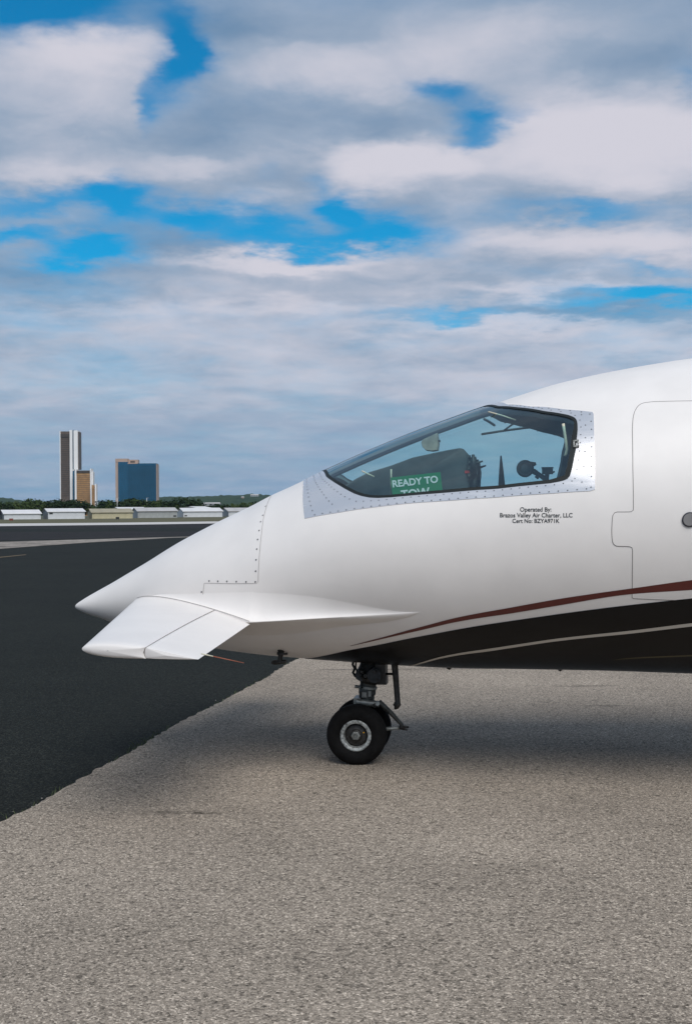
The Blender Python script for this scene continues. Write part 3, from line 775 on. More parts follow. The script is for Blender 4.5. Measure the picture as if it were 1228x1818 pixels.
def surf(x, phi, off=0.0):
    """a point of the fuselage skin (phi 0 = spine, pi/2 = near side, pi = keel), pushed out by off"""
    P = pos(x, phi)
    if np.all(np.asarray(off) == 0): return P
    h = 2e-3
    x = np.asarray(x, float)
    a = pos(np.minimum(x + h, XN), phi) - pos(np.maximum(x - h, X0), phi)
    b = pos(x, np.asarray(phi) + h) - pos(x, np.asarray(phi) - h)
    n = np.cross(a, b)
    n /= np.maximum(np.linalg.norm(n, axis=-1, keepdims=True), 1e-12)
    c = P.copy(); zt, zb, w, zw = prof(P[..., 0]); c[..., 1] = 0; c[..., 2] = zw
    sg = np.sign(np.sum(n * (P - c), -1, keepdims=True)); sg[sg == 0] = 1
    return P + n * sg * np.asarray(off)[..., None] if np.ndim(off) else P + n * sg * off

XS = X0 + np.concatenate([np.linspace(0, 1, 40)[:-1] ** 2 * 0.5, np.linspace(.5, 4.2, 210)[:-1], np.linspace(4.2, XN - X0 - .01, 40)])
PH = np.linspace(-math.pi, math.pi, 193)[:-1]
GX, GP = np.meshgrid(XS, PH, indexing='ij')
GV = surf(GX, GP)
def grid_faces(m, k):
    return [(i * k + j, i * k + (j + 1) % k, (i + 1) * k + (j + 1) % k, (i + 1) * k + j) for i in range(m - 1) for j in range(k)]
FACES = grid_faces(len(XS), len(PH))
BVH = BVHTree.FromPolygons([tuple(p) for p in GV.reshape(-1, 3)], FACES)

def hit(px, py):
    """where the line of sight through a photo pixel meets the near side of the skin: (x, phi)"""
    for k in range(60):
        d = (LR @ ray(px, py)).normalized()
        loc, nrm, idx, dist = BVH.ray_cast(LEYE, d)
        if loc is not None:
            zt, zb, w, zw = prof(loc.x)
            hh = (zt - zw) if loc.z > zw else (zw - zb)
            s = (abs(loc.y) / max(w, 1e-6)) ** (NE / 2); c = (abs(loc.z - zw) / max(hh, 1e-6)) ** (NE / 2)
            ph = math.atan2(s, c)
            if loc.z < zw: ph = math.pi - ph
            return (loc.x, ph if loc.y <= 0 else -ph)
        py += 0.8 if py < 950 else -0.8
    raise RuntimeError('pixel misses the skin')
def hits(pts): return [hit(*p) for p in pts]

RS = 0.75          # metres per radian, to measure lengths in (x, phi)
def resample(pl, n):
    pl = np.asarray(pl, float); q = pl * [1, RS]
    L = np.concatenate([[0], np.cumsum(np.linalg.norm(np.diff(q, axis=0), axis=1))])
    t = np.linspace(0, L[-1], n)
    return np.stack([np.interp(t, L, pl[:, 0]), np.interp(t, L, pl[:, 1])], -1)

def smooth_poly(pl, it=2):
    pl = [np.asarray(p, float) for p in pl]
    for _ in range(it):
        out = [pl[0]]
        for a, b in zip(pl[:-1], pl[1:]): out += [a * .75 + b * .25, a * .25 + b * .75]
        out.append(pl[-1]); pl = out
    return pl

def inpoly(px, py, poly):
    poly = np.asarray(poly); r = np.zeros(px.shape, bool); n = len(poly)
    for i in range(n):
        x1, y1 = poly[i]; x2, y2 = poly[(i + 1) % n]
        c = ((y1 > py) != (y2 > py)) & (px < (x2 - x1) * (py - y1) / ((y2 - y1) if y2 != y1 else 1e-9) + x1)
        r ^= c
    return r

def inset(loop, d):
    """move a closed (x, phi) loop inwards by d metres (a number, or one per point)"""
    q = np.asarray(loop) * [1, RS]; n = len(q)
    t = np.roll(q, -1, 0) - np.roll(q, 1, 0)
    t /= np.maximum(np.linalg.norm(t, axis=1, keepdims=True), 1e-9)
    nn = np.stack([-t[:, 1], t[:, 0]], -1)
    area = 0.5 * np.sum(q[:, 0] * np.roll(q[:, 1], -1) - np.roll(q[:, 0], -1) * q[:, 1])
    if area < 0: nn = -nn
    return (q + nn * (np.asarray(d).reshape(-1, 1) if np.ndim(d) else d)) / [1, RS]

# --- windscreen outlines in (x, phi); A..E = the outer edge of the bare metal surround, a..e = the outer edge of the black seal
CEN = 0.035
XA, XE = at_yl(537, 857, -.06).x, at_yl(874, 716.3, -.06).x
Xa, Xe = at_yl(569, 839.3, -.05).x, at_yl(855, 722.5, -.08).x
oAB = [(XA, 0.0)] + hits([(538.5, 868), (538, 890), (541, 921)])
oBC = hits([(541, 921), (600, 910.5), (670, 900), (740, 892.5), (820, 887), (900, 881.5), (980, 876), (1052, 871.5), (1055.5, 869)])
oCD = hits([(1055.5, 869), (1055, 810), (1053, 734.5), (1051, 732)])
oDE = hits([(1051, 732), (1000, 727.5), (940, 722.5), (900, 719)]) + [(XE, 0.0)]
oEA = [(XE, 0.0), (XA, 0.0)]
iab = [(Xa, CEN)] + hits([(580, 848.5), (593, 857), (607, 865.5), (620, 872.5), (631, 878), (643, 881.7), (656, 884)])
ibc = hits([(656, 884), (671, 884.8), (693, 883.6), (716, 881.5), (794, 875), (885, 868), (976, 858.5)]) 
ibc += smooth_poly(hits([(976, 858.5), (1004, 853.5), (1011, 845.5)]), 2)[1:]
icd = hits([(1011, 845.5), (1015, 832), (1021.5, 799.5), (1025, 763)])
icd += smooth_poly(hits([(1025, 763), (1024, 744), (1008, 738)]), 2)[1:]
ide = hits([(1008, 738), (967, 731.5), (917, 724.5), (885, 722.5)]) + [(Xe, CEN)]
iea = [(Xe, CEN), (Xa, CEN)]
SEG = (16, 60, 26, 30, 50)
def loop(parts):
    out = []
    for p, n in zip(parts, SEG): out += list(resample(p, n + 1)[:-1])
    return np.array(out)
LOUT, LSEAL = loop((oAB, oBC, oCD, oDE, oEA)), loop((iab, ibc, icd, ide, iea))
i0 = np.cumsum((0,) + SEG)
wid = np.full(len(LSEAL), .017)
wid[i0[2] - 3:i0[3] - 8] = .027
wid[i0[3] - 8:i0[4]] = .015
wid[i0[4]:] = .006
k5 = np.ones(7) / 7
wid = np.convolve(np.concatenate([wid[-3:], wid, wid[:3]]), k5, 'valid')
LGLASS = inset(LSEAL, wid)
LMID = 0.35 * LOUT + 0.65 * LSEAL
LMID[i0[4]:, 1] = -0.5        # the hole runs across the spine: both windscreens share it, the centre post bridges it

def ring(outer, inner, offs, mirror, name, m, rows=5, skirt=.006):
    ts = np.linspace(0, 1, rows); P = []
    sg = -1 if mirror else 1
    P.append(surf(outer[:, 0], sg * outer[:, 1], offs[0] - skirt))
    for t in ts:
        q = outer * (1 - t) + inner * t
        P.append(surf(q[:, 0], sg * q[:, 1], offs[0] * (1 - t) + offs[1] * t))
    P.append(surf(inner[:, 0], sg * inner[:, 1], offs[1] - skirt))
    mb = MB().grid(P, closeK=True)
    return mb.build(name, m, plane, auto=50)

# --- skin with the window hole
cx = (GX[:-1, :] + GX[1:, :]) / 2
cpn = np.abs((GP + (PH[1] - PH[0]) / 2))[:-1, :]
hole = inpoly(cx, cpn, LMID)
keep = ~hole.reshape(-1)
mb = MB(); mb.v = [tuple(p) for p in GV.reshape(-1, 3)]; mb.f = [f for f, k in zip(FACES, keep) if k]
mb.fan([tuple(p) for p in GV[-1]], (XN, 0, float(prof(XN)[3])))
fus = mb.build('fuselage', M['white'], plane)

# --- inside: lining, floor, glareshield
XL = np.linspace(-0.72, 2.6, 190)
LX, LP = np.meshgrid(XL, PH, indexing='ij')
LV = surf(LX, LP, -0.045)
big = inset(LSEAL, -0.004); big[i0[4]:, 1] = -.5
hl = inpoly((LX[:-1] + LX[1:]) / 2, np.abs(LP + (PH[1] - PH[0]) / 2)[:-1], big).reshape(-1)
mb = MB(); mb.v = [tuple(p) for p in LV.reshape(-1, 3)]
mb.f = [f for f, k in zip(grid_faces(len(XL), len(PH)), ~hl) if k]
mb.fan([tuple(p) for p in LV[-1]], (2.6, 0, 1.4))
mb.build('cabin_lining', M['cock'], plane)
mb = MB(); mb.grid([[(x, -y, .93), (x, y, .93)] for x, y in ((-.3, .30), (.5, .50), (1.2, .60), (2.5, .62))]).build('cockpit_floor', M['cock'], plane)

for mir in (False, True):
    ring(LOUT, LSEAL, (.0025, .004), mir, 'windscreen_surround', M['alu'])
    ring(LSEAL, LGLASS, (.0055, .0045), mir, 'window_seal', M['rubber'], rows=4, skirt=.012)
    # glass, filled towards the centre line of its own long axis
    G = inset(LSEAL, wid * .5)
    c = np.array([[(G[:, 0].max() * .56 + G[:, 0].min() * .44), G[:, 1].mean()]])
    P = []
    for t in np.linspace(0, .999, 26):
        q = G * (1 - t) + c * t
        P.append(surf(q[:, 0], (-1 if mir else 1) * q[:, 1], .001))
    MB().grid(P, closeK=True).build('windscreen', M['glass'], plane)
    # inner trim hiding the cut edge of the lining
    T = inset(LSEAL, -.03); T2 = inset(LSEAL, wid * .9)
    P = [surf(q[:, 0], (-1 if mir else 1) * q[:, 1], o) for q, o in ((T, -.048), (T, -.040), (T2, -.034), (T2, -.004))]
    MB().grid(P, closeK=True).build('window_trim', M['cock'], plane, auto=40)
# centre post between the two windscreens
P = []
xs = np.linspace(Xa - .02, Xe + .02, 40)
for ph, o in ((-CEN, .004), (-CEN * .5, .007), (0, .008), (CEN * .5, .007), (CEN, .004)): P.append(surf(xs, np.full(40, ph), o))
for ph, o in ((CEN, -.05), (0, -.055), (-CEN, -.05)): P.append(surf(xs, np.full(40, ph), o))
MB().grid(P, closeM=True).build('centre_post', M['rubber'], plane, auto=40)

# --- rivets of the surround
mb = MB(); NR = 0
def rivet(x, ph, r=.0033, off=.0042):
    p = surf(np.array([x]), np.array([ph]), off)[0]; a = surf(np.array([x + .004]), np.array([ph]), off)[0] - p
    b = surf(np.array([x]), np.array([ph + .004]), off)[0] - p
    a = a / np.linalg.norm(a); b = b / np.linalg.norm(b); n = np.cross(a, b)
    n = n if n @ np.array([0, p[1], p[2] - 1.3]) > 0 else -n
    mb.fan([p + (a * math.cos(t) + b * math.sin(t)) * r for t in np.linspace(0, 6.283, 8, endpoint=False)], p + n * .001)
def along(pl, step, inn):
    pl = np.asarray(pl, float); L = np.sum(np.linalg.norm(np.diff(pl * [1, RS], axis=0), axis=1))
    q = resample(pl, max(2, int(L / step)))
    for (x, ph) in q: rivet(x + inn[0], ph + inn[1] / RS)
for (f, st_) in ((.16, .043), (.80, .040)):
    for k in range(1, 3):
        seg = slice(i0[k], i0[k + 1])
        pl = LOUT[seg] * (1 - f) + LSEAL[seg] * f
        along(pl, st_, (0, 0))
along(LOUT[i0[0] + 3:i0[1]] * .85 + LSEAL[i0[0] + 3:i0[1]] * .15, .05, (0, 0))
along(LOUT[i0[0] + 3:i0[1]] * .5 + LSEAL[i0[0] + 3:i0[1]] * .5, .04, (0, 0))
along(LOUT[i0[0] + 3:i0[1]] * .2 + LSEAL[i0[0] + 3:i0[1]] * .8, .04, (0, 0))
along(LOUT[i0[3] + 1:i0[4] - 12] * .75 + LSEAL[i0[3] + 1:i0[4] - 12] * .25, .05, (0, 0))
along(LOUT[i0[3] + 1:i0[4] - 12] * .2 + LSEAL[i0[3] + 1:i0[4] - 12] * .8, .05, (.012, 0))
along(LOUT[i0[2]:i0[3]] * .48 + LSEAL[i0[2]:i0[3]] * .52, .055, (0, 0))
mb.build('rivets', M['screw'], plane, kind='stuff')

# --- little latch beside the window
def decal_box(name, px, py, w, h, t, m, parent=plane, rot=0.0):
    x, ph = hit(px, py); p = surf(np.array([x]), np.array([ph]), .004)[0]
    a = surf(np.array([x + .01]), np.array([ph]), .004)[0] - p; a /= np.linalg.norm(a)
    b = surf(np.array([x]), np.array([ph - .01]), .004)[0] - p; b /= np.linalg.norm(b)
    n = np.cross(a, b); n = n if n[1] < 0 else -n
    mb = MB(); Mx = Matrix((a, b, n)).transposed()
    return mb, Vector(p), Mx, n
mb, p, Mx, n = decal_box('latch', 1022, 789.5, 0, 0, 0, None)
for (u, v, w, h) in ((0, .017, .026, .008), (0, -.017, .026, .008), (.011, 0, .007, .042), (-.009, 0, .008, .036)):
    mb.box(p + Mx @ Vector((u, v, .004)), (w, h, .009), Mx)
mb.build('window_latch', M['alu_dull'], plane, smooth=False)

# --- paint bands
def band(name, top, bot, m, off=.0016, n=90, rows=10, both=True, x_end=5.5):
    tp = resample(np.array(hits(top)), 400); 
    xs0 = tp[0, 0]
    xs = np.concatenate([xs0 + np.linspace(0, 1, n) ** 1.3 * (tp[-1, 0] - xs0), np.linspace(tp[-1, 0], x_end, 30)[1:]])
    def ex(a):
        q = pchip(a[:, 0], a[:, 1], np.clip(xs, a[0, 0], a[-1, 0]))
        slope = (a[-1, 1] - a[-12, 1]) / (a[-1, 0] - a[-12, 0])
        return q + slope * np.maximum(xs - a[-1, 0], 0) * .8
    def clean(pts):
        a = np.array(sorted(set(hits(pts)))); a = a[np.concatenate([[True], np.diff(a[:, 0]) > 1e-4])]
        fine = np.linspace(a[0, 0], a[-1, 0], 200); return np.stack([fine, pchip(a[:, 0], a[:, 1], fine)], -1)
    pt = ex(clean(top))
    pb = np.full_like(pt, math.pi) if bot is None else np.maximum(ex(clean(bot)), pt)
    for s in ((1, -1) if both else (1,)):
        P = [surf(xs, s * (pt * (1 - t) + pb * t), off) for t in np.linspace(0, 1, rows)]
        MB().grid(P).build(name, m, plane)
band('black_belly_band', [(541, 1171), (575, 1164), (616, 1155), (661, 1146.6), (738, 1131), (807, 1118), (860, 1109), (900, 1103), (983, 1091), (1120, 1073.6), (1228, 1062), (1400, 1046)],
     None, M['black'], rows=40)
band('maroon_stripe', [(622, 1146), (655, 1137.5), (685, 1129.5), (738, 1115), (807, 1097), (860, 1086.5), (900, 1079.5), (983, 1064.5), (1120, 1044.5), (1228, 1029.5), (1400, 1010)],
     [(622, 1146.6), (655, 1139.5), (685, 1132.5), (738, 1120.5), (807, 1104.5), (860, 1095.5), (900, 1089.8), (983, 1076), (1120, 1054.5), (1228, 1047), (1400, 1031)], M['red'], rows=6)
band('pinstripe', [(727, 1181), (746, 1175.5), (783, 1165), (828, 1156.5), (860, 1152), (900, 1146), (983, 1133.7), (1120, 1118.8), (1228, 1105.6), (1400, 1088)],
     [(727, 1182), (746, 1178), (783, 1168.3), (828, 1160.3), (860, 1156.5), (900, 1150.6), (983, 1138.3), (1120, 1124), (1228, 1111.4), (1400, 1094)], M['pin'], off=.0028, rows=3)
band('gold_pinstripe', [(1085, 1171), (1112, 1167.5), (1228, 1161.7), (1400, 1152)], [(1085, 1171.3), (1112, 1169.2), (1228, 1164.2), (1400, 1155)], M['olive'], off=.0028, rows=3)

# --- panel seams
def seam(name, pts, m, w=.0026, off=.0012, closed=False, n=120, sm=0):
    q = hits(pts)
    if sm: q = smooth_poly(q, sm)
    q = resample(np.array(q), n)
    P3 = surf(q[:, 0], q[:, 1], off)
    t = np.gradient(q * [1, RS], axis=0); t /= np.maximum(np.linalg.norm(t, axis=1, keepdims=True), 1e-9)
    nn = np.stack([-t[:, 1], t[:, 0]], -1) * w / 2 / [1, RS]
    a, b = q + nn, q - nn
    return MB().grid([surf(a[:, 0], a[:, 1], off), surf(b[:, 0], b[:, 1], off)]).build(name, m, plane)
seam('nose_panel_seam', [(482, 880), (478.5, 886), (472, 904), (468, 920), (464.5, 948), (461.5, 977), (459.5, 1005), (458.5, 1032), (456.5, 1035.5), (450, 1036)], M['seamlight'])
seam('nose_panel_seam', [(450, 1036), (420, 1036.2), (392, 1036), (363, 1035.5)], M['seamlight'], w=.004)
seam('nose_panel_seam', [(363, 1035.5), (361.5, 1046), (360.5, 1057), (357, 1064.5), (350, 1067.5)], M['seamlight'], sm=1)
mb = MB()
for (px, py) in [(471.5, 899), (466.7, 915), (462.8, 926.5), (460.2, 942), (457.5, 958), (456, 975), (454.8, 994), (454, 1014), (453.5, 1033), (371.5, 1031.5), (387, 1032), (403, 1032.3), (419.7, 1032.6), (437, 1033), (358, 1051)]:
    x, ph = hit(px, py); rivet(x, ph, .0048, .0012)
mb.build('panel_screws', M['screw'], plane, kind='stuff')

# --- cabin door: a skin panel of its own with a dark gap round it
dl = [(1400, 716), (1300, 712.5), (1228, 712), (1158, 713.5)]
dl += [tuple(p) for p in smooth_poly([(1158, 713.5), (1135, 716), (1123.5, 733), (1121.5, 762)], 2)[1:]]
dl += [(1122.5, 830), (1123.5, 904)]
dl += [tuple(p) for p in smooth_poly([(1123.5, 904), (1123, 908.5), (1112, 909)], 2)[1:]]
dl += [(1105, 909)] + [tuple(p) for p in smooth_poly([(1105, 909), (1087, 909), (1085.5, 930), (1085, 948), (1087, 969.5), (1106, 970)], 2)[1:]]
dl += [(1114, 970.3), (1120.5, 971), (1122, 975), (1121.7, 1010), (1121, 1062.5)]
db = [(1121, 1062.5), (1160, 1064.3), (1230, 1067), (1330, 1068), (1400, 1066)]
right = [(1400, 1066), (1404, 900), (1400, 716)]
D = resample(np.array(hits(dl + db[1:] + right[1:])), 261)[:-1]
c = np.array([hit(1250, 938)])
P = [surf(D[:, 0], D[:, 1], -.003)]
for t in np.linspace(0, .999, 22): q = D * (1 - t) + c * t; P.append(surf(q[:, 0], q[:, 1], .0009))
Dn = inset(D, .002); Dq = D
door = MB().grid(P, closeK=True).build('cabin_door', M['white'], plane, auto=60)
a, b = inset(D, -.0012), inset(D, .0012)
MB().grid([surf(a[:, 0], a[:, 1], .0013), surf(b[:, 0], b[:, 1], .0013)], closeK=True).build('door_seam', M['seam'], door)
x, ph = hit(1223, 922.5); p = surf(np.array([x]), np.array([ph]), .003)[0]
M['handle'] = mat('brushed_handle', (0.30, 0.28, 0.27), 0.4, 0.5)
hb, p, Mx, n = decal_box('handle', 1223, 922.5, 0, 0, 0, None)
def disc(mb, p, Mx, prof_):
    rows = [[tuple(Vector(p) + Mx @ Vector((r * math.cos(a), r * math.sin(a), h))) for a in np.linspace(0, 6.2832, 40, endpoint=False)] for r, h in prof_]
    mb.grid(rows, closeK=True); mb.fan(rows[-1], Vector(p) + Mx @ Vector((0, 0, prof_[-1][1])))
sgn = 1 if (Mx @ Vector((0, 0, 1))).y < 0 else -1
disc(hb, p, Mx, [(.030, sgn * .004), (.029, sgn * .006), (.004, sgn * .006)]); hd = hb.build('door_handle', M['handle'], door, auto=30)
r2 = MB(); disc(r2, p, Mx, [(.036, 0), (.036, sgn * .0025), (.034, sgn * .003), (.01, sgn * .003)]); r2.build('handle_recess', M['screw'], door, auto=30)

# --- the operator's lettering below the window
def decal_text(s, cxp, cyp, wpx, mbx, bold=.012):
    v, f = text_mesh(s, bold)
    b = len(mbx.v)
    for (u, w) in v:
        x, ph = hit(cxp + u * wpx, cyp - w * wpx * 1.06)
        mbx.v.append(tuple(surf(np.array([x]), np.array([ph]), .0015)[0]))
    mbx.f += [tuple(b + i for i in q) for q in f]
dt = MB()
def line(s, x0, x1, base, bold=.014):
    decal_text(s, (x0 + x1) / 2, base, x1 - x0, dt, bold)
line('Operated By:', 922.5, 978, 908.2)
line('Brazos Valley Air Charter, LLC', 887, 1015.5, 918.4)
line('Cert No: BZYA971K', 909, 992.5, 928.2)
dt.build('operator_lettering', M['ink'], plane, smooth=False)

# --- canard
LE_r, LE_t = at_yl(238, 1070, -.25), at_yl(146, 1152, -1.70)
TE_r, TE_t = at_yl(443.5, 1104, -.62), at_yl(352, 1166, -1.70)
H_r, H_t = .712, .555
def naca(c, t): return 5 * t * (.2969 * np.sqrt(c) - .126 * c - .3516 * c ** 2 + .2843 * c ** 3 - .1036 * c ** 4)
def chord_pts(t):
    L, T = np.array(LE_r) * (1 - t) + np.array(LE_t) * t, np.array(TE_r) * (1 - t) + np.array(TE_t) * t
    return L, T
def sec(t, cs, up, tk=None):
    L, T = chord_pts(t); ch = T - L; cl = np.linalg.norm(ch)
    th = (.125 * (1 - t) + .115 * t) if tk is None else tk
    z = naca(np.asarray(cs), th) * cl * (1.05 if up else -.95)
    P = L + np.outer(cs, ch); P[:, 2] += z
    return P
spans = np.linspace(-.28, 1, 24)
def hinge(t): return H_r * (1 - t) + H_t * t
rows = []
for t in spans:
    h = hinge(t) - .004
    cs = h * (1 - np.cos(np.linspace(0, math.pi / 2, 22)))
    up, lo = sec(t, cs, True), sec(t, cs, False)
    cove = [up[-1] * (1 - k) + lo[-1] * k - np.array([.012 * math.sin(k * math.pi), 0, 0]) for k in (.15, .5, .85)]
    rows.append(np.concatenate([up, cove, lo[::-1][:-1]]))
mbc = MB().grid(rows, closeK=True)
tp_ = rows[-1]; ctr = tp_.mean(0)
cap = [tp_ * (1 - k) + ctr * k + np.array([0, -b_, 0]) for k, b_ in ((.0, 0), (.12, .006), (.4, .012), (.97, .014))]
mbc.grid(cap, closeK=True)
can = mbc.build('canard', M['white2'], plane, auto=48)
rows = []
for t in np.linspace(0.0, .998, 20):
    h = hinge(t) + .006
    a = np.linspace(0, 1, 16); cs = h + (1 - h) * a ** 1.1
    up, lo = sec(t, cs, True), sec(t, cs, False)
    mid = (up[0] + lo[0]) / 2; hh = (up[0] - lo[0]) / 2
    nose = [mid + hh * math.sin(k) + np.array([-.010 * math.cos(k), 0, 0]) for k in np.linspace(-1.2, 1.2, 7)]
    droop = np.clip((cs - h) / (1 - h), 0, 1) * .012
    up[:, 2] -= droop; lo[:, 2] -= droop
    rows.append(np.concatenate([up, lo[::-1][1:], nose]))
mbf = MB().grid(rows, closeK=True)
tp_ = rows[-1]; ctr = tp_.mean(0)
mbf.grid([tp_ * (1 - k) + ctr * k + np.array([0, -b_, 0]) for k, b_ in ((0, 0), (.12, .005), (.97, .010))], closeK=True)
mbf.fan(rows[0], rows[0].mean(0))
mbf.build('flap', M['white2'], can, auto=48)
# static discharge wick on the flap tip
w0, w1, w2 = at_yl(357, 1160.5, -1.66), at_yl(378.5, 1165.3, -1.64), at_yl(433, 1177, -1.58)
MB().tube([w0, w1], [.0028, .0026], 8).build('wick_base', M['cream'], can)
MB().tube([w1, w2], [.0021, .0014], 8).build('static_wick', M['orange'], can)
# the canard of the far side
def mirror_obj(o, parent):
    me = o.data.copy(); me.transform(Matrix.Scale(-1, 4, (0, 1, 0))); me.flip_normals()
    c = o.copy(); c.data = me; c.parent = parent; COL.objects.link(c)
    return c
can2 = mirror_obj(can, plane)
for ch in list(can.children): mirror_obj(ch, can2)

# --- canard root fairing
NU = 70
us = np.concatenate([np.linspace(0, .46, 40)[:-1], .46 + .54 * np.sin(np.linspace(0, math.pi / 2, 46))]); NU = len(us)
xe, phe = hit(744, 1086.5)
Pend = surf(np.array([xe]), np.array([phe]), 0.0)[0]
topl = resample(np.array(hits([(246, 1063), (270, 1056), (300, 1049), (340, 1046), (400, 1044), (460, 1043), (520, 1045), (595, 1053), (640, 1061.5), (685, 1071), (722, 1079), (738, 1083.2), (744.5, 1086.6)])), 300)
botl = resample(np.array(hits([(252, 1096), (300, 1116), (360, 1134), (430, 1143), (500, 1136), (595, 1117.5), (640, 1112), (685, 1107), (726, 1099), (741, 1092), (744.5, 1087.5)])), 300)
ridge_px = [(443.5, 1104), (500, 1101.2), (560, 1097.6), (640, 1093.6), (700, 1090)]
frac = .46; PR0 = None
rows = []
xs_top0, xs_end = LE_r.x + .012, xe
for u in us:
    v = 0.0
    if u <= frac:
        c = (u / frac) ** 1.25
        U = sec(0.0, np.array([c]), True)[0]; Lw = sec(0.0, np.array([c]), False)[0]
        U = U + np.array([0, -.004, .0025]); Lw = Lw + np.array([0, -.004, -.0025])
    else:
        v = (u - frac) / (1 - frac)
        px = 443.5 + (744 - 443.5) * v; py = np.interp(px, [q[0] for q in ridge_px] + [744], [q[1] for q in ridge_px] + [1086.5])
        sk = surf(*[np.array([q]) for q in hit(px, py)], 0.0)[0]
        if PR0 is None: PR0 = sk[1] + .62
        yl = sk[1] - max(PR0 * (1 - v) ** 1.35, .0)
        U = np.array(at_yl(px, py, yl)); Lw = U + np.array([0, 0, -.004 * (1 - v)])
        if v > .999: U = Lw = Pend
    x = U[0]
    xa = np.clip(x, topl[:, 0].min(), topl[:, 0].max()); pa = np.interp(xa, topl[:, 0], topl[:, 1])
    xb = np.clip(x, botl[:, 0].min(), botl[:, 0].max()); pb = np.interp(xb, botl[:, 0], botl[:, 1])
    A = surf(np.array([xa]), np.array([pa]), -.002)[0]; B = surf(np.array([xb]), np.array([pb]), -.002)[0]
    tA = surf(np.array([xa]), np.array([pa + .02]), -.002)[0] - A; tA /= np.linalg.norm(tA)
    d = np.linalg.norm(U - A); row = []
    for s in np.linspace(0, 1, 16):
        h00, h10, h01, h11 = 2 * s**3 - 3 * s**2 + 1, s**3 - 2 * s**2 + s, -2 * s**3 + 3 * s**2, s**3 - s**2
        row.append(h00 * A + h10 * tA * d * 1.1 + h01 * U + h11 * (np.array([0, -1, -.18]) * (1 - v) + np.array([0, -.25, -1.0]) * v) * d * .9)
    for k in (.25, .5, .75): row.append(U * (1 - k) + Lw * k)
    d2 = np.linalg.norm(B - Lw)
    for s in np.linspace(0, 1, 10):
        h00, h10, h01, h11 = 2 * s**3 - 3 * s**2 + 1, s**3 - 2 * s**2 + s, -2 * s**3 + 3 * s**2, s**3 - s**2
        row.append(h00 * Lw + h10 * (np.array([0, .9, -.25]) * (1 - v) + np.array([0, .1, -1.0]) * v) * d2 + h01 * B + h11 * np.array([0, .3, -.4]) * d2)
    rows.append(row)
fair = MB().grid(rows).build('canard_fairing', M['white'], plane, auto=42)
mirror_obj(fair, plane)
# dark joint line between canard and fairing
cs = np.linspace(.03, 1, 60)
q1 = sec(0.0, cs, True) + np.array([0, -.006, .004])
MB().tube([tuple(p) for p in q1], .0009, 5).build('canard_seam', M['seam'], plane)

# --- nose gear
gx = .055
gear = empty('nose_gear', (0, 0, 0)); gear.parent = plane
zb0 = float(prof(gx)[1])
AX = at_yl(631, 1304.5, -.17); ax = AX.x; az = .164; ar = .168
def wheel(yc, side):
    """side -1: outer face towards the camera"""
    s = side
    w = empty('wheel', (ax, yc, az)); w.parent = gear
    hw = .062
    prof_ = [(.083, -hw * .62), (.088, -hw * .80), (.098, -hw * .93), (.115, -hw * 1.0), (.135, -hw * .97), (.150, -hw * .84), (.160, -hw * .62), (.1655, -hw * .50), (.1655, -hw * .42), (.162, -hw * .40), (.162, -hw * .34), (.1675, -hw * .32), (.168, -hw * .08), (.164, -hw * .06),
             (.164, hw * .06), (.168, hw * .08), (.1675, hw * .32), (.162, hw * .34), (.162, hw * .40), (.1655, hw * .42), (.1655, hw * .5), (.160, hw * .62), (.150, hw * .84), (.135, hw * .97), (.115, hw), (.098, hw * .93), (.088, hw * .80), (.083, hw * .62)]
    tb = MB().lathe(prof_, (0, 0, 0), 'Y', 72)
    tb.v = [(x * (1 + max(0, -.146 - z) * 1.6), y * (1 + max(0, -.13 - z) * 2.5), max(z, -az + .0005)) for (x, y, z) in tb.v]     # flattened where it stands
    tb.build('tyre', M['tyre'], w, auto=35)
    f = s * hw
    MB().lathe([(.086, f * .62), (.087, f * .82), (.082, f * .88), (.074, f * .86), (.068, f * .80), (.066, f * .55), (.064, f * .30), (.064, f * -.2)], (0, 0, 0), 'Y', 56).build('rim', M['rim'], w, auto=35)
    hb = MB().lathe([(.064, f * .30), (.058, f * .34), (.056, f * .42), (.048, f * .44), (.034, f * .50), (.030, f * .66), (.026, f * .70), (.020, f * .70), (0.001, f * .70)], (0, 0, 0), 'Y', 40)
    for k in range(8):
        a = k * math.pi / 4 + .2
        hb.lathe([(.006, f * .34), (.006, f * .50), (.001, f * .50)], (.050 * math.cos(a), 0, .050 * math.sin(a)), 'Y', 6)
    hb.build('hub', M['gear_dark'], w, auto=30)
    MB().lathe([(.025, f * .70), (.025, f * .86), (.021, f * .90), (.013, f * .90), (.012, f * .74), (.001, f * .74)], (0, 0, 0), 'Y', 6).build('axle_nut', M['alu_dull'], w, smooth=False)
    return w
# thing > part > sub-part: the wheels hang on the airplane itself
gear_parts = []
def GP_(o): o.parent = plane; gear_parts.append(o); return o
wa_, wb_ = wheel(-.118, -1), wheel(.124, 1)
GP_(wa_); GP_(wb_)
bpy.data.objects.remove(gear)
MB().lathe([(.0045, -.001), (.0045, .002), (.0005, .002)], (.046 * math.cos(.35), -.032, .046 * math.sin(.35)), 'Y', 10).build('valve_cap', M['yellow'], wa_)
def gp(px, py, yl=0.0): return at_yl(px, py, yl)
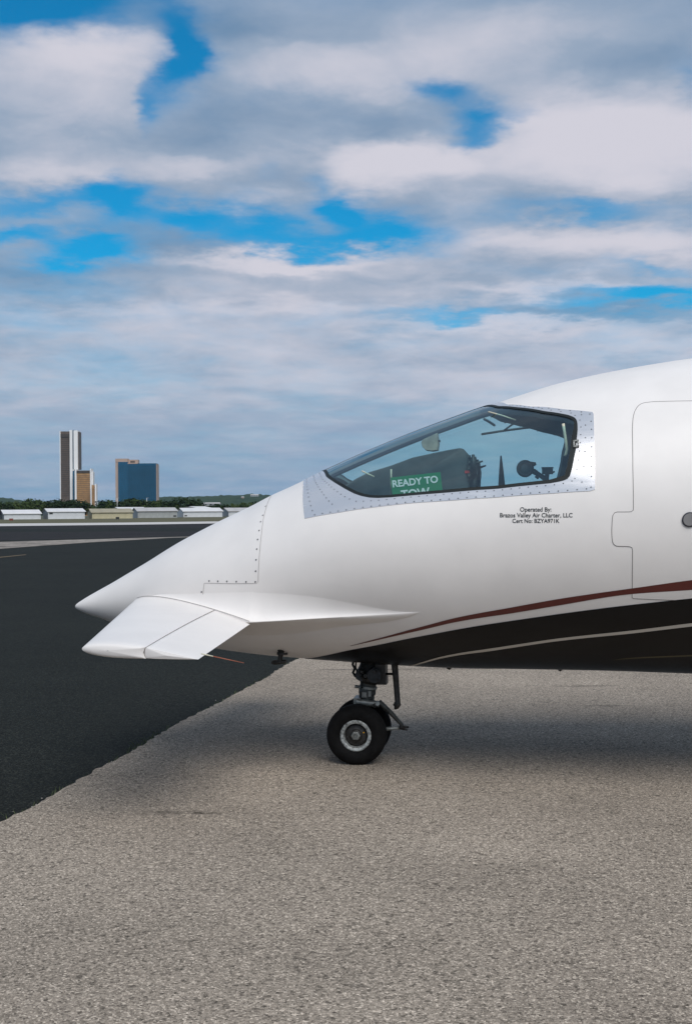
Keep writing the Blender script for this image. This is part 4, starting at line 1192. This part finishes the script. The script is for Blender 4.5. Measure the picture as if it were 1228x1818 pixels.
# oleo leg
c0, c1, c2, c3 = gp(656, 1172), gp(654, 1211), gp(651, 1240), gp(646, 1262)
leg = MB().tube([c1 + Vector((0, 0, .02)), gp(653.5, 1214), gp(653, 1222), gp(652, 1224), gp(651.6, 1231), gp(651, 1233), gp(650.5, 1241)], [.049, .046, .046, .049, .049, .044, .044], 24)
leg.tube([gp(650.5, 1240), gp(644, 1275), gp(637, 1304)], [.034, .034, .030], 20)
strut = leg.build('nose_strut', M['gear'], plane, auto=40)
mb = MB()                                                     # clamp ring with bolts and a small spigot
mb.tube([gp(653.2, 1218), gp(652.8, 1222)], [.052, .052], 24)
mb.tube([gp(630, 1218.5, -.02), gp(640, 1220, -.02)], [.010, .008], 10)
mb.box(gp(646.5, 1233.5, -.045), (.028, .012, .028)); mb.box(gp(656, 1232, -.045), (.016, .012, .03))
mb.build('strut_collar', M['alu_dull'], strut, auto=40)
mb = MB().tube([(ax, -.16, az), (ax, .16, az)], .020, 16).build('axle', M['gear_dark'], strut)
# steering body: a lumpy dark casting under the belly
mb = MB()
mb.tube([gp(657, 1174), gp(656, 1183), gp(656, 1199), gp(655.5, 1207), gp(654.5, 1213)], [.052, .060, .086, .078, .045], 20)
mb.tube([gp(664, 1200, -.10), gp(664, 1200, .10)], .040, 16)
mb.box(gp(677, 1193), (.058, .13, .10)); mb.box(gp(679, 1205), (.052, .10, .055))
mb.tube([gp(641, 1199, -.07), gp(641, 1199, .07)], .033, 14)
mb.tube([gp(645, 1206, -.05), gp(652, 1196, -.085), gp(664, 1186, -.07)], .012, 8)
for (px, py, r) in ((652, 1196, .018), (668, 1189, .016), (672, 1203, .014), (646, 1189, .014)):
    mb.lathe([(r, -.098), (r, -.086), (r * .6, -.104), (.001, -.104)], (gp(px, py).x, 0, gp(px, py).z), 'Y', 10)
body = mb.build('steering_body', M['gear_dark'], plane, auto=40)
MB().tube([gp(627, 1174, -.02), gp(626, 1180, -.02), gp(629.5, 1187, -.02), gp(626.5, 1194, -.02), gp(630, 1200, -.02), gp(640, 1204, -.02)], .0075, 8).build('hydraulic_hose', M['rubber'], body)
MB().tube([gp(632, 1172, -.05), gp(631, 1184, -.06), gp(634, 1194, -.06), gp(641, 1206, -.055), gp(642, 1222, -.05)], .005, 8).build('hydraulic_hose', M['rubber'], body)
# torque link / towing arm behind the leg
mb = MB()
q = [gp(633, 1246, -.055), gp(655, 1248.5, -.055), gp(673, 1250, -.055)]
mb.tube(q, [.020, .018, .018], 14)
mb.tube([gp(633, 1246, .055), gp(655, 1248.5, .055), gp(673, 1250, .055)], .018, 14)
mb.box(gp(636, 1243, 0), (.04, .12, .04))
mb.tube([gp(670, 1249, -.08), gp(670, 1249, .08)], .012, 12)
yoke = mb.build('leg_fork', M['alu_dull'], plane, auto=40)
MB().lathe([(.012, -.08), (.012, -.076), (.006, -.084), (.001, -.084)], (gp(668, 1248.5).x, 0, gp(668, 1248.5).z), 'Y', 10).build('fork_bolt', M['gear_dark'], yoke)
mb = MB()
for s in (-1, 1):
    mb.tube([gp(672, 1246, s * .045), gp(694, 1266, s * .035), gp(714, 1288, s * .016)], [.017, .014, .010], 10)
mb.tube([gp(683, 1257, -.04), gp(683, 1257, .04)], .010, 10)
mb.build('torque_link', M['gear'], plane, auto=40)
MB().tube([gp(640, 1296, 0), gp(690, 1294, 0), gp(713, 1292, 0)], [.014, .011, .010], 10).build('lower_link', M['alu_dull'], plane)
mb = MB().tube([gp(712, 1291, -.02), gp(712, 1291, .02)], .013, 12)
mb.tube([gp(712, 1290), gp(725, 1291)], [.009, .006], 8); mb.tube([gp(712, 1293), gp(723, 1296)], [.008, .005], 8)
mb.build('link_pin', M['gear_dark'], plane)
# door arm hanging behind the leg
mb = MB().tube([gp(699.5, 1172, -.05), gp(700.5, 1184, -.05), gp(703, 1212, -.05), gp(705.5, 1246, -.05), gp(706, 1250, -.05), gp(703, 1256, -.05), gp(700.5, 1259, -.05)], [.020, .019, .0165, .016, .018, .014, .005], 12)
mb.tube([gp(698.5, 1249, -.05), gp(706, 1253, -.05)], [.010, .012], 8)
arm = mb.build('gear_door_arm', M['gear_dark'], plane, auto=50)
MB().tube([gp(684, 1196.5, -.03), gp(700, 1196.5, -.05)], .0075, 8).build('arm_rod', M['gear_dark'], arm)

# --- small fittings under the belly
mb = MB(); b0 = gp(497.5, 1150, .0); b1 = gp(497.5, 1172, .0)
mb.tube([gp(499, 1150, -.28), gp(499, 1158, -.28), gp(497.5, 1168, -.28), gp(496, 1176, -.28)], [.026, .017, .013, .015], 12)
mb.tube([gp(482, 1176.6, -.28), gp(487, 1176.2, -.28), gp(508, 1174.4, -.28)], [.007, .013, .011], 12)
mb.lathe([(.03, gp(501, 1152).z), (.03, gp(501, 1152).z + .012)], (gp(501, 1152, -.28).x, -.28, 0), 'Z', 14)
mb.build('pitot_probe', M['gear_dark'], plane, auto=40)
for px, w in ((797, .028), (993, .022)):
    x = gp(px, 1188).x; z = float(prof(x)[1])
    MB().tube([(x, 0, z + .01), (x, 0, z - .006), (x + .008, 0, z - .014)], [w * .75, w * .6, w * .35], 12).build('drain_mast', M['gear_dark'], plane)

# --- cockpit
def extrude(pts, y0, y1, name, m, bevel=.02):
    """profile in x-z with rounded long edges, between two lateral planes"""
    P = []
    c = np.mean([(p[0], p[1]) for p in pts], 0)
    for y, k in ((y0, .94), (y0 + bevel * .3, .985), (y0 + bevel, 1), (y1 - bevel, 1), (y1 - bevel * .3, .985), (y1, .94)):
        P.append([(c[0] + (a - c[0]) * k, y, c[1] + (b - c[1]) * k) for a, b in pts])
    mb = MB().grid(P, closeK=True); mb.fan(P[0], (c[0], y0, c[1])); mb.fan(P[-1], (c[0], y1, c[1]))
    return mb.build(name, m, plane, auto=50)
gy = -.40
prf = [at_yl(px, py, gy) for px, py in ((600, 868), (630, 850), (652, 838.6), (692, 826.5), (731, 812), (769, 803.5), (800, 797.4), (815, 795), (822, 796.5), (827, 802), (830, 815), (829, 842), (832, 860), (832, 930), (640, 930))]
glare = extrude([(p.x, p.z) for p in prf], gy, .40, 'glareshield', M['glare'], .03)
mb = MB()
for (px, py) in ((831, 812), (833, 822), (832, 833), (834, 846)):
    q = at_yl(px, py, -.28); mb.tube([q - Vector((.03, 0, 0)), q + Vector((.012, 0, 0))], [.016, .012], 10)
for yy in (-.2, -.05, .1, .25):
    for k in range(3):
        q = at_yl(833, 818 + 12 * k, yy); mb.tube([q - Vector((.03, 0, 0)), q + Vector((.008, 0, 0))], .014, 10)
mb.build('panel_knobs', M['dark'], glare)
MB().box(at_yl(829, 838, -.39), (.026, .02, .014)).build('fire_handle', M['redplast'], glare, smooth=False)
# control yokes
for yl in (-.30, .34):
    mb = MB()
    mb.tube([at_yl(836, 870, -.30) * Vector((1, 0, 1)) + Vector((0, yl, 0)) if False else Vector((at_yl(838, 880, -.30).x, yl, at_yl(838, 880, -.30).z)), Vector((at_yl(841, 842, -.30).x, yl, at_yl(841, 842, -.30).z))], [.022, .018], 10)
    h = at_yl(841, 832, -.30)
    mb.tube([(h.x, yl - .12, h.z + .07), (h.x, yl - .125, h.z), (h.x, yl - .06, h.z - .03), (h.x, yl + .06, h.z - .03), (h.x, yl + .125, h.z), (h.x, yl + .12, h.z + .07)], [.008, .017, .017, .017, .017, .008], 10)
    mb.tube([(h.x, yl - .12, h.z + .02), (h.x + .05, yl - .12, h.z + .035)], [.009, .004], 8)
    mb.build('control_yoke', M['dark'], plane)
# levers and seats
q0, q1 = at_yl(890, 862, .05), at_yl(888.6, 809, .05)
MB().tube([q0 + Vector((0, 0, -.12)), q0, (q0 + q1) / 2, q1], [.022, .020, .013, .004], 10).build('control_lever', M['dark'], plane)
# compass box hanging under the centre post
bx = [at_yl(px, py, -.13) for px, py in ((747, 785), (749, 793), (755, 799), (766, 800.5), (776, 799), (778, 788), (776, 768), (750, 780))]
extrude([(p.x, p.z) for p in bx], -.13, -.01, 'standby_compass', M['beige'], .012)
MB().box(at_yl(779, 783, -.10), (.012, .05, .012)).build('compass_knob', M['dark'], plane, smooth=False)
# pale trim rods
def rod(name, pts, yl, r, m): return MB().tube([at_yl(px, py, yl) for px, py in pts], r, 8).build(name, m, plane)
rod('trim_rod', [(694, 833), (694, 845), (693.5, 880)], -.52, .0042, M['cream'])
rod('window_cord', [(642, 836), (652, 841), (664, 846.5)], -.50, .0036, M['cream'])
rod('trim_rod', [(866, 731), (890, 737.5), (915, 746)], -.40, .0040, M['cream'])
rod('trim_rod', [(999, 752), (1001, 766), (1004, 785), (1005.5, 798), (1004, 806), (1002, 810)], -.66, .0075, M['cream'])
# windscreen wiper lying on the far glass
def farhit(px, py):
    d = (LR @ ray(px, py)).normalized(); o = LEYE.copy()
    loc, n_, i_, dist = BVH.ray_cast(o, d); o = loc + d * .05
    loc, n_, i_, dist = BVH.ray_cast(o, d); return loc + d * .012
mb = MB(); mb.tube([farhit(854, 771), farhit(895, 764.5), farhit(941, 758.5)], .007, 8); mb.tube([farhit(893, 765), farhit(908, 754), farhit(925, 747)], .006, 8)
mb.build('windscreen_wiper', M['dark'], plane)
MB().tube([farhit(859, 744), farhit(868, 749), farhit(877, 755)], .008, 8).build('windscreen_wiper', M['dark'], plane)
# seats
def seat(yl):
    s = MB()
    x0 = at_yl(935, 870, 0).x + .12
    s.tube([(x0, yl, .95), (x0 + .02, yl, 1.12), (x0 + .08, yl, 1.40), (x0 + .09, yl, 1.44)], [.16, .20, .17, .08], 14)
    s.v = [(x0 + .03 + (x - x0 - .03) * .45, y, z) for x, y, z in s.v]
    return s.build('seat_back', M['cock'], plane)
seat(-.32); seat(.36)

# a headset hooked on a bracket behind the window: a thing of its own
hs_p = at_yl(931.5, 832, -.18)
hs = empty('headset', ROOT + Matrix.Rotation(-YAW, 3, 'Z') @ hs_p, -YAW)
tag(hs, 'round grey headset ear cup hooked up behind the aft part of the cockpit window', 'headset')
M['hs'] = mat('headset_plastic', (0.05, 0.07, 0.078), 0.5)
M['hs2'] = mat('headset_pad', (0.11, 0.15, 0.16), 0.6)
def hp(px, py, yl=-.18): return at_yl(px, py, yl) - hs_p
MB().lathe([(.001, .03), (.040, .03), (.047, .015), (.047, -.012), (.040, -.022), (.028, -.022), (.026, -.012)], (0, 0, 0), 'Y', 30).build('ear_cup', M['hs'], hs, auto=40)
MB().lathe([(.027, -.012), (.024, -.018), (.001, -.016)], (0, 0, 0), 'Y', 24).build('ear_pad', M['hs2'], hs)
mb = MB(); mb.tube([hp(938, 824), hp(946, 824.5), hp(951, 823)], [.016, .014, .008], 10)
mb.tube([hp(938, 836), hp(947, 837), hp(958, 844), hp(966, 849), hp(972, 862)], [.016, .016, .013, .016, .018], 10)
mb.tube([hp(925, 843), hp(935, 846)], [.008, .006], 8); mb.tube([hp(950, 845), hp(955, 850)], [.008, .006], 8)
mb.build('bracket', M['hs'], hs)
mb = MB(); mb.box(hp(971, 836), (.058, .05, .036)); mb.box(hp(971, 830.5), (.064, .055, .006)); mb.tube([hp(978, 840), hp(984, 837)], [.006, .004], 8); mb.tube([hp(971, 838), hp(969, 856)], .012, 8)
mb.build('microphone_box', M['hs'], hs, auto=30)

# the green sign propped inside the window: a thing of its own
sgp = [at_yl(px, py, -.56) for px, py in ((696, 847.8), (784.5, 838), (784.5, 893), (696, 903))]
ctr = sum(sgp, Vector()) / 4
sign = empty('tow_sign', ROOT + Matrix.Rotation(-YAW, 3, 'Z') @ ctr, -YAW)
tag(sign, 'green sign reading READY TO TOW propped inside the cockpit window', 'sign')
ux = (sgp[1] - sgp[0]); wS = ux.length; ux.normalize(); uz = Vector((0, -.10, 1)); uz = (uz - ux * uz.dot(ux)).normalized(); un = ux.cross(uz); un = un if un.y < 0 else -un
RS_ = Matrix((ux, uz, un)).transposed()
hS = (sgp[0] - sgp[3]).length
MB().box((0, 0, 0), (wS, hS, .004), RS_).build('sign_board', M['signgreen'], sign, smooth=False)
def sign_text(s, x0, x1, base, name):
    """x0, x1 and base as fractions of the board's width from its upper left corner"""
    v, f = text_mesh(s, .03); w = (x1 - x0) * wS; cxx = ((x0 + x1) / 2 - .5) * wS
    mb = MB(); mb.v = [tuple(RS_ @ Vector((cxx + a * w, hS / 2 - base * wS + b * w, .0035))) for a, b in v]; mb.f = f
    mb.build(name, M['signwhite'], sign, smooth=False)
sign_text('READY TO', .025, .935, .195, 'lettering')
sign_text('TOW', .17, .75, .44, 'lettering')
